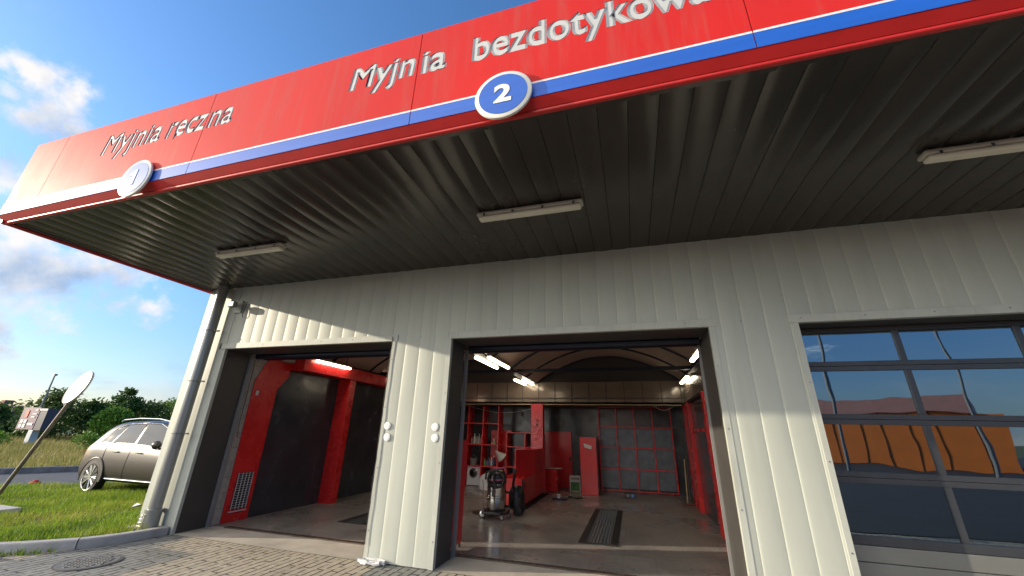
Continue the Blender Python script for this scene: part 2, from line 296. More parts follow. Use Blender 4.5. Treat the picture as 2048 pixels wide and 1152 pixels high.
# ------------------------------------------------------------------ dimensions
D = 5.09; ZT = 4.07; YF = 2.27; FB = 4.13; FT = 5.28; XF = -7.85; XR = 9.5; PIT = .243
B1 = (-6.93, -3.47); B2 = (-2.47, 1.0); B3 = (1.95, 6.6); ZD = 2.885
def prof_x(x0, x1, ph=-2.51):
    """cladding profile: shallow convex trays with a narrow groove between them -> list of (x, h)"""
    xs = set([round(x0, 4), round(x1, 4)]); k0 = int(math.floor((x0-ph)/PIT))-1; k1 = int((x1-ph)/PIT)+2
    for k in range(k0, k1):
        for t in (0, .012, .03, .12, .25, .5, .75, .88, .97, .988): 
            x = ph+(k+t)*PIT
            if x0 < x < x1: xs.add(round(x, 4))
    out = []
    for x in sorted(xs):
        t = ((x-ph)/PIT) % 1.0
        if t < .006 or t > .994: h = .001
        elif t < .02: h = .004
        else: h = .003+.0065*math.sin(PI*t)**.8 + .0022*(1-t)
        out.append((x, h))
    return out
# ------------------------------------------------------------------ ground
def sheet(pts, z, name, m): return struct(MB().add([(x, y, z) for x, y in pts], [tuple(range(len(pts)))]), name, m)
meadowm = mat('meadow_soil', (.085, .095, .03), .95, 0, .35, .6, .3, 8)
sheet([(-900, -900), (900, -900), (900, 900), (-900, 900)], -.045, 'ground', meadowm)
pave = paving_mat('block_paving', (.50, .44, .345), (.43, .38, .30), (.045, .038, .03), .205, .103, .009, patch=(.58, .66, .78), rot=R(90), off=.5)
kerb_front = [(-6.98, 5.06), (-7.0, 4.80), (-7.08, 4.45), (-7.26, 4.12), (-7.5, 3.86), (-7.85, 3.60), (-8.5, 3.22), (-9.6, 2.80), (-11.5, 2.35), (-15, 1.6), (-19.5, .6)]
sheet([(-19.5, .6), (-24, -6), (-24, -9), (14, -9), (14, 5.2), (-6.9, 5.2)]+kerb_front[:-1], 0, 'pavement', pave) if False else None
pv = [(14, D+.0)]+[(-6.9, D)]+kerb_front+[(-22, .9), (14, .9)]
sheet(pv, 0, 'pavement', pave)
sheet([(-60, -60), (60, -60), (60, .9), (-19.6, .9), (-24, -2.2), (-60, -2.2)], -.01, 'car_park', mat('dark_asphalt', (.035, .037, .042), .85, 0, .25, 1, .4, 120))
sheet([(-6.93, D), (B3[1], D), (B3[1], 5.74), (-6.93, 5.74)], .004, 'apron', concrete)
road_near = [(-24, -2.2), (-20, .2), (-14.75, 6.42), (-13.78, 7.5), (-12.3, 9.6), (-10.6, 13), (-9.2, 18), (-8, 60)]
road_far = [(-30, -3), (-24.5, 2), (-19.0, 8.1), (-18.2, 9.75), (-17, 12.4), (-15.5, 17), (-14.5, 60)]
sheet(road_near+road_far[::-1], .0, 'road', asphalt)
island = [(x-.13, y+.02) for x, y in kerb_front]+[(-20, .2)]+road_near[2:5]+[(-10.6, 13), (-7.8, 13), (-7.8, 5.5)]
sheet(island, .07, 'grass_island', mat('island_soil', (.05, .06, .018), .95, 0, .3, 4, .4, 20))
def kerb(pts, w, h, name, m, side=1, stone=1.0):
    P = [Vector((x, y, 0)) for x, y in pts]; d = [0]
    for a, b in zip(P[:-1], P[1:]): d.append(d[-1]+(b-a).length)
    def at(t):
        t = min(max(t, 0), d[-1]); i = max(k for k in range(len(d)-1) if d[k] <= t+1e-9); u = (t-d[i])/(d[i+1]-d[i]); return P[i].lerp(P[i+1], u)
    mb = MB(); t = 0; rr = random.Random(4)
    while t < d[-1]-.05:
        e = min(t+stone, d[-1]); n = 5; dh = rr.uniform(-.006, .006); dy = rr.uniform(-.006, .006); vs = []
        for k in range(n):
            q = t+.006+(e-t-.012)*k/(n-1); p = at(q); tg = (at(q+.15)-at(q-.15)).normalized(); nn = Vector((-tg.y, tg.x, 0))*side; a = p+nn*dy; b = a+nn*w
            for f, z in ((0, -.04), (0, h+dh-.022), (.02, h+dh-.012), (.08, h+dh-.003), (.16, h+dh), (.92, h+dh), (1, h+dh-.01), (1, -.04)): c = a.lerp(b, f); vs.append((c.x, c.y, z))
        mb.add(vs, [(i*8+j, i*8+j+1, i*8+j+9, i*8+j+8) for i in range(n-1) for j in range(7)]+[tuple(range(8)), tuple(range((n-1)*8, n*8))[::-1]]); t = e
    return struct(mb, name, m)
kerb(kerb_front, .14, .115, 'kerb', kerbm, side=-1)
kerb([(x, y) for x, y in road_far], .16, .16, 'road_kerb', mat('dark_kerb', (.16, .16, .165), .85, 0, .4, 5, .3, 40), side=1)
# ------------------------------------------------------------------ building
bld = thing('car_wash', 'low grey metal car wash with a red canopy and three wide bay openings', 'building', (0, 9, 0))
def buckle(x, t, amp):
    k = math.floor((x+2.51)/PIT); a = math.sin(k*12.9898)*43758.5; a -= math.floor(a); b = math.sin(k*78.233)*12543.1; b -= math.floor(b); u = ((x+2.51)/PIT) % 1.0
    return amp*math.sin(PI*u)*(math.sin(t*(1.3+2.2*a)+6.28*b)+.5*math.sin(t*(4+3*b)+6.28*a)+(a-.5)*1.2)
def strip_y(x0, x1, z0, z1, y=D, sgn=-1):
    pr = prof_x(x0, x1); mb = MB(); n = len(pr); m = max(2, int((z1-z0)/.12)+1); zs = np.linspace(z0, z1, m)
    vs = [(x, y+sgn*(h+buckle(x, z, .0011)), z) for z in zs for x, h in pr]
    mb.add(vs, [(j*n+i, j*n+i+1, (j+1)*n+i+1, (j+1)*n+i) for j in range(m-1) for i in range(n-1)]); return mb
def join(*mbs):
    r = MB()
    for m in mbs: r.add(m.v, m.f)
    return r
fac = join(strip_y(B1[0], XR, ZD+.09, ZT), strip_y(B1[1]+.06, B2[0]-.06, 0.01, ZD+.09), strip_y(B2[1]+.06, B3[0]-.05, 0.01, ZD+.09), strip_y(B3[1]+.06, XR, .01, ZD+.09))
o = fac.build('wall_cladding', clad, bld, smooth=True, sharp=25, recalc=False)
# corner piece, left of the first bay
c = MB(); c.box(-7.74, -7.585, D-.006, D+.3, 0, ZT); c.box(-7.578, -7.10, D+.004, D+.045, 0, ZT); c.box(-7.10, B1[0]-.003, D-.004, D+.045, 0, ZD-.003)
c.box(-7.10, B1[0]-.004, D-.012, D+.045, ZD+.1, ZT)
builds(c, 'corner_cladding', clad, bld)
t = MB()
for x0, x1, za, zb in ((B1[0]-.10, B1[1]+.09, ZD, ZD+.095), (B2[0]-.05, B2[1]+.09, ZD, ZD+.095), (B3[0]-.10, B3[1]+.09, ZD, ZD+.095)):
    t.box(x0, x1, D-.020, D+.05, za, zb)
builds(t, 'lintel_trim', trimm, bld, bevel=.002)
t = MB()
for x0, x1 in ((B1[1], B1[1]+.065), (B2[0]-.065, B2[0]), (B2[1], B2[1]+.065), (B3[0]-.06, B3[0]), (B3[1], B3[1]+.06)): t.box(x0, x1, D-.014, D+.05, 0.005, ZD)
builds(t, 'jamb_trim', trimm, bld, bevel=.002)
# screws on trims
t = MB()
for x, zs in ((B1[1]+.03, (.35, 1.1, 1.9, 2.6)), (B2[0]-.03, (.3, 1.2, 2.1)), (B2[1]+.03, (.9, 1.7, 2.4)), (B3[0]-.03, (.6, 1.4, 2.2))):
    for z in zs: t.lathe((x, D-.018, z), [(.007, 0), (.007, .006)], 8, 'y')
for x in np.arange(-6.7, 6.5, .62): t.lathe((x, D-.024, ZD+.05), [(.007, 0), (.007, .006)], 8, 'y')
builds(t, 'screw', mat('screw_head', (.2, .2, .2), .4, .8), bld)
# reveals (dark linings of the bay openings) and inner front wall
t = MB()
t.box(B1[0]-.3, B1[0], D+.05, 5.66, 0, ZD); t.box(B1[1], B1[1]+.3, D+.05, 5.66, 0, ZD)
t.box(B2[0]-.3, B2[0], D+.05, 5.57, 0, ZD); t.box(B2[1], B2[1]+.3, D+.05, 5.85, 0, ZD); t.box(B3[0]-.25, B3[0], D+.05, 5.5, 0, ZD)
for a, b in (B1, B2): t.box(a-.3, b+.3, D+.05, 5.66, ZD, ZD+.08)
t.box(B3[0]-.2, B3[1]+.2, D+.05, 5.4, ZD, ZD+.08)
builds(t, 'reveal_lining', revm, bld)
t = MB()
t.box(B1[1]+.3, B2[0]-.3, D+.05, 5.565, 0, 3.3); t.box(B2[1]+.3, B3[0]-.25, D+.05, 5.84, 0, 3.3); t.box(-7.6, XR, 5.5, 5.9, ZD+.081, ZT)
builds(t, 'front_wall', darkm, bld)
# door gear just behind each open lintel
t = MB()
for a, b in (B1, B2):
    t.tube([(a+.02, 5.74, ZD-.02), (b-.02, 5.74, ZD-.02)], .055, 12); t.box(a, b, 5.9, 5.99, ZD-.055, ZD+.2)
builds(t, 'door_shaft', steeld, bld)
t = MB(); t.box(B1[0]+.0, B1[0]+.05, 5.60, 5.66, 0, ZD-.0); t.box(B2[0]-.03, B2[0]+.02, 5.665, 5.71, 0, ZD-.06); t.box(B2[1]-.03, B2[1]+.05, 5.86, 5.90, 0, ZD-.06)
builds(t, 'door_guide', greyplastic, bld)
# side and back walls, roof
t = MB(); t.box(-7.74, -7.58, 5.4, 14.5, 0, 5.1); t.box(XR-.2, XR, 5.1, 15, 0, 5.1); t.box(-7.6, XR, 14.6, 14.8, 0, 5.1)
builds(t, 'outer_wall', clad, bld)
t = MB(); t.box(XF+.05, XR, YF+.2, 14.9, 5.1, 5.2); t.build('roof', darkm, bld)
t = MB(); t.box(-7.55, -6.955, 6.36, 14.5, 0, 3.2); t.build('side_wall', darkwall, bld)
t = MB(); t.box(-7.5, -6.952, 5.66, 6.36, 0, 3.2)
wb = paving_mat('white_block_wall', (.46, .44, .41), (.42, .40, .38), (.2, .19, .18), .4, .245, .004, rough=.6, bump=.3, stain=.15)
# the block texture runs along y / up z on this wall: swizzle object coords
nt = wb.node_tree; mp = next(n for n in nt.nodes if n.type == 'MAPPING'); mp.inputs['Rotation'].default_value = (R(-90), 0, R(-90)); mp.inputs['Rotation'].default_value = (0, 0, 0)
cx = nt.nodes.new('ShaderNodeSeparateXYZ'); cb = nt.nodes.new('ShaderNodeCombineXYZ'); tcn = next(n for n in nt.nodes if n.type == 'TEX_COORD')
nt.links.new(tcn.outputs['Object'], cx.inputs[0]); nt.links.new(cx.outputs['Y'], cb.inputs['X']); nt.links.new(cx.outputs['Z'], cb.inputs['Y']); nt.links.new(cb.outputs[0], mp.inputs[0])
t.build('white_block_wall', wb, bld)
t = MB(); t.box(-7.0, 1.5, 13.55, 13.7, 0, 2.6); t.box(1.5, 1.72, 5.94, 13.7, 0, 2.45)
t.box(-7.0, XR, 14.3, 14.4, 0, 4.2); builds(t, 'back_wall', darkwall, bld)
# red painted band with a diagonal corbel on the side wall, pilaster, top beam
t = MB(); t.prism([(5.86, 0), (6.37, 0), (6.37, 2.30), (6.60, 2.60), (6.60, 3.0), (6.02, 3.0), (6.02, 2.86), (5.83, 2.42)], -.02, 'x', -6.93)
t.build('red_corbel', redi, bld, bevel=.003)
t = MB(); t.box(-6.952, -6.60, 8.14, 8.34, 0, 2.72); t.build('red_pilaster', redi, bld, bevel=.006)
t = MB(); t.box(-6.952, -6.60, 11.0, 11.2, 0, 2.72); t.build('red_pilaster', redi, bld, bevel=.006)
t = MB(); t.box(-6.95, -6.60, 6.602, 13.4, 2.73, 3.0); t.build('red_beam', redi, bld, bevel=.006)
# upper brown glossy bulkhead across the back, and down the right side
t = MB(); t.box(-6.9, 1.5, 12.2, 12.26, 2.45, 3.12); o = t.build('bulkhead_panel', bandm, bld)
t = MB(); t.box(1.46, 1.52, 5.96, 12.2, 2.45, 3.5); t.build('bulkhead_panel', bandm, bld)
t = MB()
for i in range(16): x = -6.4+i*.52; t.box(x-.012, x+.012, 12.19, 12.2, 2.47, 3.1)
t.box(-6.9, 1.45, 12.188, 12.198, 2.62, 2.65)
builds(t, 'panel_joint', darkm, bld)
t = MB(); t.box(-6.9, 1.45, 12.16, 12.2, 2.435, 2.455); t.build('bulkhead_rail', mat('pale_rail', (.45, .38, .25), .4), bld)
t = MB(); t.box(-6.9, 1.48, 12.2, 13.5, 2.46, 2.52); t.build('back_ceiling', mat('pale_ceiling_board', (.22, .19, .12), .6), bld)
# barrel vaults
def arch(xa, xb, zs, rise, n=20): return [(xa+(xb-xa)*i/n, zs+rise*math.sin(PI*i/n)**.85) for i in range(n+1)]
for xa, xb in ((-6.93, -3.02), (-2.8, 1.46)):
    A = arch(xa, xb, 3.11, .78); mb = MB(); P = [(x, y, z) for x, z in A for y in (5.9, 12.3)]; mb.grid(P, len(A), 2)
    mb.build('vault_sheet', vaultm, bld, smooth=True, recalc=False)
    mb = MB(); P = A+[(xb, 3.11), (xa, 3.11)]; mb.add([(x, 12.28, z) for x, z in A], [tuple(range(len(A)))]); mb.build('gable_panel', darkm, bld, recalc=False)
    for y in (6.35, 7.75, 9.25, 10.75, 12.15):
        rb = MB(); rb.tube([(x, y, z-.02) for x, z in A], .028, 8); rb.build('vault_rib', steeld, bld, smooth=True)
t = MB(); t.box(-3.02, -2.8, 5.95, 12.2, 3.08, 3.2); t.box(1.4, 1.458, 5.96, 12.2, 3.06, 3.16); builds(t, 'valley_beam', steeld, bld)
t = MB(); t.box(-6.9, 1.45, 9.70, 9.78, 3.07, 3.15); t.build('tie_beam', steeld, bld, bevel=.004)
# right side wall of the second bay: dark glazing with red posts
t = MB(); t.box(1.43, 1.5, 5.96, 13.5, 0, 2.45); t.build('partition_wall', darkwall, bld)
for y0, y1, x in ((8.30, 8.52, 1.33), (10.75, 11.25, 1.34), (11.5, 11.95, 1.36), (6.9, 7.0, 1.38)):
    q = MB(); q.box(x, 1.432, y0, y1, 0, 2.44); q.build('red_post', redi, bld, bevel=.004)
q = MB(); q.box(1.38, 1.43, 6.0, 12.1, 1.72, 1.78); q.build('red_rail', redi, bld)
q = MB(); q.box(1.36, 1.43, 5.97, 12.1, 2.40, 2.46); q.build('wall_capping', blackm, bld)
# interior floors
tile = paving_mat('interior_tiles', (.33, .305, .285), (.30, .28, .26), (.2, .185, .17), .42, .42, .004, rough=.5, bump=.12, off=0, stain=.45, wet=.16)
struct(MB().add([(x, y, .006) for x, y in ((-7.5, 5.74), (XR, 5.74), (XR, 14.3), (-7.5, 14.3))], [(0, 1, 2, 3)]), 'floor', tile)
# canopy
pr = prof_x(XF+.12, XR); n = len(pr); mb = MB()
ys = np.linspace(2.40, D, 24); mb.add([(x, y, ZT+.012-h*1.9-buckle(x, y*1.4, .0022)) for y in ys for x, h in pr], [(j*n+i, j*n+i+1, (j+1)*n+i+1, (j+1)*n+i) for j in range(23) for i in range(n-1)])
mb.build('soffit_panels', soff, bld, smooth=True, sharp=25, recalc=False)
mb = MB(); mb.box(XF+.05, XR, 2.392, 2.44, ZT-.006, ZT+.05); mb.box(XF+.05, XF+.14, 2.42, D+.0, ZT-.012, ZT+.05); builds(mb, 'soffit_edge', soff, bld)
seams = [-7.14, -4.42, -1.69, 1.03, 3.76, 6.49]; ed = [XF]+seams+[XR]
WORDS = [('Myjnia', -6.20, -5.15, 4.755, .31, .021, .10), ('recz', -5.05, -4.40, 4.755, .31, .021, .08), (',', -4.90, -4.86, 4.745, .26, .0, .3),
         ('na', -4.385, -4.01, 4.755, .31, .021, .08), ('Myjn', -2.46, -1.715, 4.75, .295, .031, .08), ('ia', -1.655, -1.385, 4.735, .295, .031, 0), ('bezdotykowa', -1.135, .85, 4.72, .30, .031, 0)]
cut = MB()
for txt, x0, x1, z, cap, bold, shear in WORDS:
    for k_, dx_ in enumerate((0, .009, .018)): put_text(cut, txt, (x0+dx_, YF+.006+.0002*k_, z), (1, 0, 0), (0, 0, 1), x1-x0, cap, bold, .06+.001*k_, shear, xh=0 if txt == ',' else .74, dd=1e-9)
import bmesh
cme = bpy.data.meshes.new('cut'); cme.from_pydata(cut.v, [], cut.f); b_ = bmesh.new(); b_.from_mesh(cme); bmesh.ops.remove_doubles(b_, verts=b_.verts, dist=.0002); bmesh.ops.recalc_face_normals(b_, faces=b_.faces); b_.to_mesh(cme); b_.free()
for m_ in (redm, letside): cme.materials.append(m_)
cme.polygons.foreach_set('material_index', [1]*len(cme.polygons)); cob = bpy.data.objects.new('cut', cme); col.objects.link(cob)
for a, b in zip(ed[:-1], ed[1:]):
    q = MB(); q.prism([(YF, 4.128), (YF, FT), (YF+.25, FT+.02), (YF+.25, 4.128)], b-a-.008, 'x', a+.004); fp = q.build('fascia_panel', [redm, letside], bld)
    if a > 2: continue
    md = fp.modifiers.new('cut', 'BOOLEAN'); md.operation = 'DIFFERENCE'; md.solver = 'EXACT'; md.use_self = True; md.object = cob; cob.location = -fp.parent.location+fp.parent.location
    bpy.context.view_layer.update(); nm = bpy.data.meshes.new_from_object(fp.evaluated_get(bpy.context.evaluated_depsgraph_get())); fp.modifiers.clear(); fp.data = nm
bpy.data.objects.remove(cob)
q = MB(); q.box(XF, XF+.02, YF+.252, D+.2, 4.10, FT); q.build('fascia_end', redm, bld)
q = MB(); q.box(XF+.02, XR, YF+.015, YF+.2, 4.14, 5.2); q.build('fascia_backing', mat('fascia_backing', (.06, .01, .01), .6), bld)
q = MB()
for a, b in zip(ed[:-1], ed[1:]): q.box(a+.004, b-.004, YF-.003, YF, FB, 4.272)
q.build('blue_stripe', bluem, bld)
q = MB()
for a, b in zip(ed[:-1], ed[1:]): q.box(a+.004, b-.004, YF-.0035, YF, 4.273, 4.292)
q.build('white_line', whitem, bld)
q = MB(); q.tube([(XF, YF+.085, 4.05), (XR, YF+.085, 4.05)], .022, 12); q.prism([(YF+.003, 4.126), (YF+.06, 4.060), (YF+.119, 4.052), (YF+.119, 4.126)], XR-XF, 'x', XF); q.tube([(XF+.02, YF+.04, 4.055), (XF+.02, D+.1, 4.055)], .028, 12)
q.build('lower_edge_trim', mat('dark_red_trim', (.55, .022, .02), .35, 0, .1, 3), bld, smooth=True)
for txt, x0, x1, z, cap, bold, shear in WORDS:
    q = MB()
    for k_, dx_ in enumerate((0, .009, .018)): put_text(q, txt, (x0+dx_, YF+.0056-.0003*k_, z), (1, 0, 0), (0, 0, 1), x1-x0, cap, bold, .002, shear, xh=0 if txt == ',' else .74, dd=1e-9)
    q.build('lettering', letm, bld, recalc=False)
# ------------------------------------------------------------------ round bay signs
def bay_sign(x, num, label):
    th = thing('bay_number_sign', label, 'sign', (x, YF-.03, 4.19), 'round bay number signs on the fascia'); q = MB(); q.lathe((x, YF-.045, 4.19), [(.238, 0), (.245, .004), (.245, .022), (.24, .025)], 48, 'y'); q.build('back_disc', mat('sign_rim', (.72, .70, .62), .3), th, smooth=True)
    q = MB(); q.lathe((x, YF-.0482, 4.19), [(.208, 0), (.208, .004)], 48, 'y'); q.build('blue_face', bluem, th)
    q = MB()
    if num == '1': q.prism([(x-.028, 4.095), (x+.026, 4.095), (x+.026, 4.30), (x-.012, 4.30), (x-.028, 4.272), (x-.066, 4.258), (x-.066, 4.218), (x-.028, 4.222)], -.004, 'y', YF-.0484)
    else: put_text(q, num, (x-.075, YF-.0484, 4.105), (1, 0, 0), (0, 0, 1), .15, .19, .033, .004)
    q.build('number', mat('sign_white', (.78, .76, .70), .3), th, recalc=False)
    q = MB()
    for s in (-1, 1): q.tube([(x+s*.18, YF-.02, 4.19), (x+s*.18, YF+.0, 4.19)], .012, 8)
    builds(q, 'spacer', chrome, th)
bay_sign(-5.185, '1', 'round sign with a white number 1 on the left end of the red canopy')
bay_sign(-.805, '2', 'round blue and white sign with number 2 above the middle bay')
# ------------------------------------------------------------------ tube lamps
def tube_lamp(label, x, y, z, L=1.25, axis='x', lit=False, group=None, hang=0):
    th = thing('tube_lamp', label, 'lamp', (x, y, z), group); w, h = (.05, .04) if lit else (.062, .045)
    def bx(q, a0, a1, b0, b1, c0, c1):
        if axis == 'x': q.box(x+a0, x+a1, y+b0, y+b1, z+c0, z+c1)
        else: q.box(x+b0, x+b1, y+a0, y+a1, z+c0, z+c1)
    q = MB(); bx(q, -L/2, L/2, -w, w, 0, h); q.build('lamp_body', lampm, th, bevel=.015)
    q = MB(); bx(q, -L/2+.02, L/2-.02, -w*.86, w*.86, -.045, -.001); q.build('diffuser', lampon if lit else lampd, th, bevel=.025)
    q = MB()
    for a in (-.42, -.14, .14, .42):
        for s in (-1, 1): bx(q, a*L-.012, a*L+.012, s*w-.006 if s > 0 else -w-.006, w+.006 if s > 0 else -w+.006, -.02, .015)
    builds(q, 'clip', chrome, th)
    if hang:
        q = MB()
        for a in (-.35, .35):
            p = (x+a*L, y) if axis == 'x' else (x, y+a*L); q.tube([(p[0], p[1], z+h), (p[0], p[1], z+h+hang)], .006, 6)
        q.build('hanger', steeld, th)
    return th
G = 'tube lamps under the canopy'
tube_lamp('unlit tube lamp under the left end of the canopy above the first bay', -5.20, 3.75, 4.0, group=G)
tube_lamp('unlit tube lamp under the canopy above the middle bay', -.96, 3.71, 4.0, group=G)
tube_lamp('unlit tube lamp under the canopy above the glazed door', 3.31, 3.72, 4.0, group=G)
G = 'lit tube lamps inside the bays'
tube_lamp('lit tube lamp nearest the door beside the red beam in the first bay', -6.55, 7.42, 2.99, 1.15, 'y', True, G, .3)
tube_lamp('lit tube lamp farther in beside the red beam in the first bay', -6.5, 10.4, 2.99, 1.15, 'y', True, G, .3)
tube_lamp('lit lamp of the near pair in the middle bay, on its left', -3.05, 8.20, 3.08, 1.45, 'y', True, G)
tube_lamp('lit lamp of the near pair in the middle bay, on its right', -2.77, 8.22, 3.08, 1.45, 'y', True, G)
tube_lamp('lit lamp of the far pair in the middle bay, on its left', -3.18, 11.5, 3.06, 1.25, 'y', True, G)
tube_lamp('lit lamp of the far pair in the middle bay, on its right', -2.93, 11.5, 3.06, 1.25, 'y', True, G)
tube_lamp('lit lamp high by the right jamb of the middle bay', 1.27, 7.92, 3.08, 1.3, 'y', True, G)
tube_lamp('lit lamp over the right wall at the back of the middle bay', 1.38, 10.95, 3.0, 1.3, 'y', True, G)
tube_lamp('lit tube lamp seen through the glass of the sectional door', 7.15, 13.5, 2.65, 1.4, 'x', True, G, .6)
# ------------------------------------------------------------------ sectional glass door (bay 3)
dr = thing('sectional_door', 'closed sectional garage door with four rows of dark glass in anthracite frames', 'garage door', (4.2, 5.45, 0))
YD = 5.42; mull = [1.95, 3.02, 4.09, 5.16, 6.23, 6.6]; rows = [(.70, 1.19), (1.30, 1.78), (1.89, 2.37), (2.48, 2.83)]
q = MB()
for z0, z1 in ((.62, .70), (1.19, 1.244), (1.247, 1.30), (1.78, 1.834), (1.837, 1.89), (2.37, 2.424), (2.427, 2.48), (2.83, 2.884)): q.box(B3[0], B3[1], YD, YD+.05, z0, z1)
builds(q, 'door_rail', framem, dr, bevel=.003)
for x in mull[1:-1]:
    q = MB()
    for z0, z1 in rows: q.box(x-.03, x+.03, YD+.004, YD+.05, z0, z1)
    builds(q, 'mullion', framem, dr, bevel=.003)
q = MB()
for z0, z1 in rows: q.box(B3[0], B3[0]+.05, YD+.004, YD+.05, z0, z1)
builds(q, 'mullion', framem, dr, bevel=.003)
for z0, z1 in rows:
    for i in range(5):
        a, b = mull[i]+.03, mull[i+1]-.03
        if b-a < .1: continue
        q = MB(); q.box(a, b, YD+.022, YD+.028, z0, z1); q.build('glass_pane', glassdoor, dr)
q = MB()
for k in range(4): z = .02+k*.15; q.box(B3[0], B3[1], YD+.002, YD+.045, z, z+.144)
builds(q, 'solid_panel', mat('door_panel', (.17, .175, .165), .5, .2), dr, bevel=.006)
q = MB(); q.box(B3[0], B3[1], YD, YD+.05, 0, .018); q.build('bottom_seal', blackm, dr)
# ------------------------------------------------------------------ downpipe at the corner
dp = thing('downpipe', 'thick grey metal downpipe with brackets and a cast socket at the wall corner', 'drainpipe', (-7.27, 4.98, 0))
X, Y = -7.27, 4.965
pm = mat('zinc_pipe', (.29, .30, .29), .32, .55, .08, 3, .04, 20, vstretch=(1, 1, .3))
q = MB(); q.tube([(X, Y, .33), (X, Y, ZT+.01)], .088, 28); q.build('pipe', pm, dp, smooth=True)
q = MB(); q.lathe((X, Y, .0), [(.105, 0), (.105, .30), (.12, .30), (.12, .345), (.10, .35)], 28); q.build('socket', pm, dp, smooth=True)
for z in (1.45, 2.3, 3.2):
    q = MB(); q.tube([(X+.094*math.cos(a), Y+.094*math.sin(a), z) for a in np.linspace(-PI*1.05, PI*.05, 18)], .007, 6); q.box(X+.085, X+.20, Y+.0, Y+.03, z-.012, z+.012); q.tube([(X+.12, Y-.015, z), (X+.12, Y+.05, z)], .012, 8); q.build('bracket', mat('bracket_steel', (.22, .2, .18), .4, .6), dp)
q = MB(); q.box(-7.62, -7.10, 4.88, D-.01, 0, .10) ; q.build('base_block', kerbm, dp, bevel=.01)
q = MB()
for s in (-1, 1): q.tube([(-7.335+s*.03, 4.852, .06), (-7.335+s*.03, 4.845, .29)], .006, 6)
for k in range(5): q.tube([(-7.37, 4.848, .08+k*.048), (-7.30, 4.848, .08+k*.048)], .005, 6)
q.build('wire_guard', mat('pale_wire', (.55, .5, .42), .4, .6), dp)
# ------------------------------------------------------------------ floodlight by the corner
fl = thing('floodlight', 'small grey security floodlight on a bracket high by the corner', 'light', (-6.86, 5.02, 3.66))
q = MB(); q.box(-6.94, -6.80, 4.90, 4.98, 3.62, 3.73); q.build('housing', greyplastic, fl, bevel=.012)
q = MB(); q.box(-6.93, -6.81, 4.892, 4.898, 3.635, 3.715); q.build('lens', whiteplastic, fl)
q = MB(); q.box(-6.96, -6.78, 5.045, 5.07, 3.55, 3.78); q.tube([(-6.87, 4.97, 3.68), (-6.87, 5.05, 3.68)], .014, 8); q.build('bracket', trimm, fl)
q = MB(); q.tube([(-6.70, 5.065, 3.75), (-6.70, 5.04, 3.5), (-6.70, 5.06, 3.45)], .006, 6); q.build('cable', blackm, fl)
for i, (x, z, l) in enumerate(((-3.36, 1.645, 'upper white round reflector left of the first pillar'), (-3.345, 1.495, 'lower white round reflector left of the first pillar'), (-2.605, 1.645, 'upper white round reflector on the right edge of the pillar'), (-2.595, 1.505, 'lower white round reflector on the right edge of the pillar'))):
    q = MB(); q.lathe((x, D-.024, z), [(.046, 0), (.052, .003), (.052, .008)], 24, 'y'); tag(q.build('reflector_disc', mat('reflector_white', (.85, .85, .82), .4), smooth=True), l.replace('left of the first pillar', 'on the left edge of the pillar'), 'reflector', 'white discs on the pillar')
# cables on the pillar
q = MB(); pts = [(-3.465+.006*math.sin(k*1.7), D-.032, 2.95-k*.145) for k in range(20)]; q.tube(pts, .005, 6); tag(q.build('cable', blackm), 'thin dark cable running down the left edge of the pillar', 'cable')
q = MB(); pts = []
for k in range(120):
    a = k*.42; r = .10+.05*math.sin(k*.9); pts.append((-3.28+.16*math.cos(a)+.035*math.sin(k*2.1), 5.0+r*.5*math.sin(a), .02+.012*(k % 9)/3))
q.tube(pts, .011, 6); tag(q.build('rope_coil', whiteplastic, smooth=True), 'tangled coil of white cord lying at the foot of the pillar', 'rope')
# ------------------------------------------------------------------ drains
grate = mat('iron_grate', (.10, .075, .06), .55, .5, .3, 9)
q = MB()
for a, b in ((B1[0]+.3, B1[1]), (B2[0]+.02, B3[0]-.9)):
    x = a
    while x < b: q.box(x, x+.016, 5.70, 5.77, .006, .018); x += .036
    q.box(a, b, 5.69, 5.70, .004, .02); q.box(a, b, 5.77, 5.78, .004, .02)
tag(q.build('channel_drain', grate), 'long iron channel drain across the bay thresholds', 'drain')
def floor_pit(x0, x1, y0, y1, label):
    th = thing('floor_drain', label, 'floor drain', ((x0+x1)/2, (y0+y1)/2, .006), 'floor drains inside the bays'); b = .11
    q = MB(); q.box(x0, x0+b, y0, y1, .007, .02); q.box(x1-b, x1, y0, y1, .007, .02); q.box(x0+b, x1-b, y0, y0+.04, .007, .02); q.box(x0+b, x1-b, y1-.04, y1, .007, .02); q.build('frame', blackm, th)
    q = MB(); q.box(x0+b, x1-b, y0+.04, y1-.04, .0065, .009); q.build('wet_pan', mat('wet_pan', (.08, .08, .078), .12, .6, .4, 6, .3, 14), th)
    q = MB(); y = y0+.06
    while y < y1-.06: q.box(x0+b, x1-b, y, y+.006, .010, .017); y += .055
    for x in np.linspace(x0+b+.03, x1-b-.03, 7): q.box(x-.003, x+.003, y0+.04, y1-.04, .012, .019)
    q.build('grating', mat('grate_steel', (.13, .13, .125), .4, .6, .2, 9), th)
floor_pit(-.96, -.36, 7.04, 10.15, 'long black framed floor drain in the middle bay')
floor_pit(-5.25, -4.65, 6.75, 9.9, 'long black framed floor drain half hidden in the first bay')
mh = thing('manhole_cover', 'round cast iron manhole cover in the paving near the kerb', 'manhole cover', (-6.43, 3.83, 0))
q = MB(); q.lathe((-6.43, 3.83, 0), [(.31, .001), (.31, .008), (.285, .008)], 40); q.build('frame_ring', mat('ring_iron', (.09, .08, .07), .6, .2), mh, smooth=True)
q = MB(); q.lathe((-6.43, 3.83, 0), [(.28, .001), (.28, .011)], 40)
